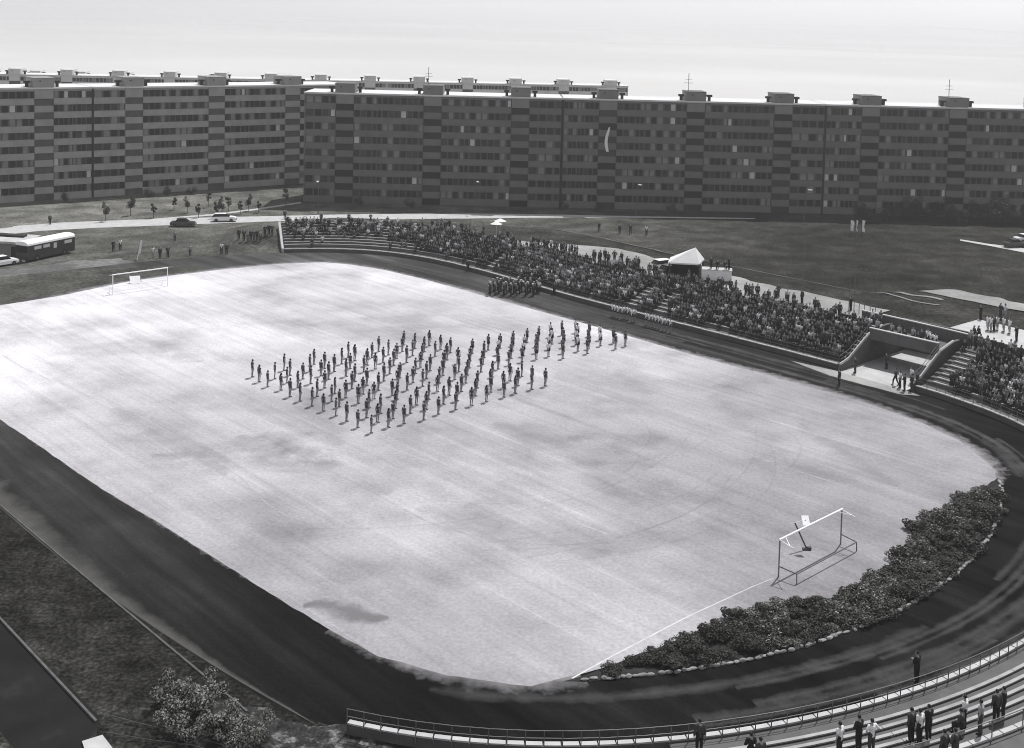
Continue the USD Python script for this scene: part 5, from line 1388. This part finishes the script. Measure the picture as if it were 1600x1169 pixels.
def car(name, label, loc, rz, paint, L=4.1, Wd=1.6, estate=False):
    c = thing(name, label, 'car', loc, rz)
    h = Wd / 2
    def loft(sec):       # sections along x: (x, half width, z0, z1)
        v, f = [], []
        for x, w, z0, z1 in sec:
            v += [(x, -w, z0), (x, w, z0), (x, w * 0.97, z0 + (z1 - z0) * 0.6), (x, w * 0.86, z1), (x, -w * 0.86, z1), (x, -w * 0.97, z0 + (z1 - z0) * 0.6)]
        n = len(sec)
        for i in range(n - 1):
            for j in range(6):
                a, b = i * 6 + j, i * 6 + (j + 1) % 6
                f += [[a, b, b + 6], [a, b + 6, a + 6]]
        for j in range(1, 5):
            f += [[0, j + 1, j], [6 * (n - 1), 6 * (n - 1) + j, 6 * (n - 1) + j + 1]]
        t = trimesh.Trimesh(v, f, process=False); t.fix_normals(); return t
    hl = L / 2
    part('body', loft([(-hl, h * 0.86, 0.38, 0.72), (-hl + 0.15, h * 0.97, 0.28, 0.86), (-hl + 0.9, h, 0.26, 0.90), (0.6, h, 0.26, 0.92), (hl - 0.25, h * 0.96, 0.28, 0.82), (hl, h * 0.88, 0.38, 0.66)]), paint, c)
    rear = -hl + (0.12 if estate else 0.75)
    part('cabin_glass', loft([(rear, h * 0.80, 0.9, 0.94), (rear + 0.45, h * 0.84, 0.9, 1.34), (0.35, h * 0.84, 0.9, 1.36), (0.95, h * 0.82, 0.9, 0.94)]), 'glass_dark', c)
    part('roof', loft([(rear + 0.36, h * 0.72, 1.345, 1.40), (-0.2, h * 0.74, 1.365, 1.44), (0.38, h * 0.72, 1.36, 1.40)]), paint, c)
    for x in (-hl + 0.8, hl - 0.8):
        for s in (-1, 1):
            wl = part('wheel', tube((x, s * (h - 0.17), 0.3), (x, s * (h + 0.01), 0.3), 0.3, 14), 'tyre', c)
            part('hub', tube((x, s * (h + 0.012), 0.3), (x, s * (h + 0.03), 0.3), 0.14, 10), 'concrete', wl)
    for s in (-1, 1):
        part('headlight', tube((hl - 0.04, s * 0.55, 0.62), (hl + 0.02, s * 0.55, 0.62), 0.09, 10), 'glass_pale', c)
    part('bumper', box(hl - 0.02, hl + 0.08, -h * 0.9, h * 0.9, 0.38, 0.5), 'concrete', c)
    return c
car('parked_car', 'white car parked in front of the low building at far left', at(4, 415, 0), 0.9, 'car_white')
car('parked_car', 'white car on the meadow below the footpath among saplings', at(350, 346, terrain((350, 346))), 0.15, 'car_white', estate=True)
car('parked_car', 'dark car on the grass just below the pale road', at(286, 354, 0), 0.1, 'car_dark')
car('parked_car', 'white car parked left of the tent, roof seen above crowd', at(1040, 421, 3.1), 0.5, 'car_white', estate=True)
car('parked_car', 'dark-sided car beside the white one left of the tent', at(1046, 430, 3.1), 0.6, 'car_dark')
car('parked_car', 'pale-roofed car at the right edge below the flats', at(1585, 386, 0), 0.35, 'car_dark')
car('parked_car', 'white car cut by the right edge below the flats', at(1602, 378, 0), 0.3, 'car_white')

# bus
b0, b1 = at(44, 411, 0), at(117, 395, 0)
bl = float(np.linalg.norm((b1 - b0)[:2])); ba = math.atan2(*(b1 - b0)[[1, 0]])
bus = thing('bus', 'dark bus with white roof beside the low pale building', 'bus', b0, ba)
part('body', box(0, bl, 0.0, 2.4, 0.35, 2.35), 'bus_body', bus)
ar = [(0.0, 2.353), (2.4, 2.353), (2.36, 2.62), (2.0, 2.84), (1.2, 2.92), (0.4, 2.84), (0.04, 2.62)]
v = np.array([(x, y, z) for x in (-0.05, bl + 0.05) for y, z in ar]); n = len(ar)
f = [[j, (j + 1) % n, n + (j + 1) % n] for j in range(n)] + [[j, n + (j + 1) % n, n + j] for j in range(n)] + [[0, j + 1, j] for j in range(1, n - 1)] + [[n, n + j, n + j + 1] for j in range(1, n - 1)]
t = trimesh.Trimesh(v, f, process=False); t.fix_normals()
part('roof', t, 'white_paint', bus)
for a, b in ((1.1, 2.35), (2.7, 3.9), (6.6, 8.0)):
    w_ = part('window', box(a * bl / 8.6, b * bl / 8.6, -0.03, -0.003, 1.68, 2.12), 'glass_pale', bus)
part('door_window', box(4.6 * bl / 8.6, 5.15 * bl / 8.6, -0.03, -0.003, 1.35, 2.1), 'glass_pale', bus)
part('door', box(4.45 * bl / 8.6, 5.3 * bl / 8.6, -0.018, -0.002, 0.4, 1.33), 'dark_paint', bus)
part('rear_window', box(bl + 0.003, bl + 0.03, 0.3, 2.1, 1.4, 2.15), 'glass_pale', bus)
part('windscreen', box(-0.03, -0.003, 0.2, 2.2, 1.35, 2.2), 'glass_dark', bus)
for x in (1.6, bl - 2.0):
    for y in (-0.02, 2.2):
        wl = part('wheel', tube((x, y, 0.47), (x, y + 0.24, 0.47), 0.47, 16), 'tyre', bus)
        part('hub', tube((x, y - 0.02, 0.47), (x, y - 0.001, 0.47), 0.2, 10), 'concrete', wl)
# low building at the left edge
q0, q1, q2 = at(38, 379, 2.7), at(61, 367.5, 2.7), at(-60, 373, 2.7)
ex = q2 - q0; ex = ex / np.linalg.norm(ex); ey = q1 - q0; ly = float(np.linalg.norm(ey)); ey = ey / ly
lb = thing('low_building', 'low pale flat-roofed building cut by the left edge', 'building')
def obl(x0, x1, y0, y1, z0, z1):
    b = box(x0, x1, y0, y1, z0, z1); v = b.vertices
    w = np.array([q0[0], q0[1], 0]) + v[:, :1] * ex * [1, 1, 0] + v[:, 1:2] * ey * [1, 1, 0] + v[:, 2:] * [0, 0, 1.0]
    t = trimesh.Trimesh(w, b.faces, process=False); t.fix_normals(); return t
part('wall', obl(0, 14, 0.15, ly - 0.15, 0, 2.4), 'panel_concrete_pale', lb)
rf = part('roof', obl(-0.25, 14, -0.2, ly, 2.403, 2.7), 'pale_concrete', lb)
part('skylight', obl(1.4, 13, ly * 0.55, ly * 0.8, 2.703, 2.95), 'wall_dark', rf)
part('corner_post', obl(-0.2, 0.35, -0.18, 0.146, 0, 2.4), 'white_paint', lb)
part('doorway', obl(0.9, 2.1, 0.10, 0.147, 0, 2.0), 'wall_dark', lb)

# ------------------------------------------------------------------ haze
HAZE = 0.00026
usdkit.material(stage, '/World/Looks/haze_air', {'v': ('principled_volume', {'color': (0.93, 0.93, 0.95), 'density': HAZE, 'anisotropy': 0.35})}, volume='v.volume')
hz = usdkit.mesh(stage, '/World/haze', box(-9500, 9500, -900, 12500, -40.0, 156.0), '/World/Looks/haze_air')
tag(hz, 'thin summer haze over the town', 'haze', kind='stuff')
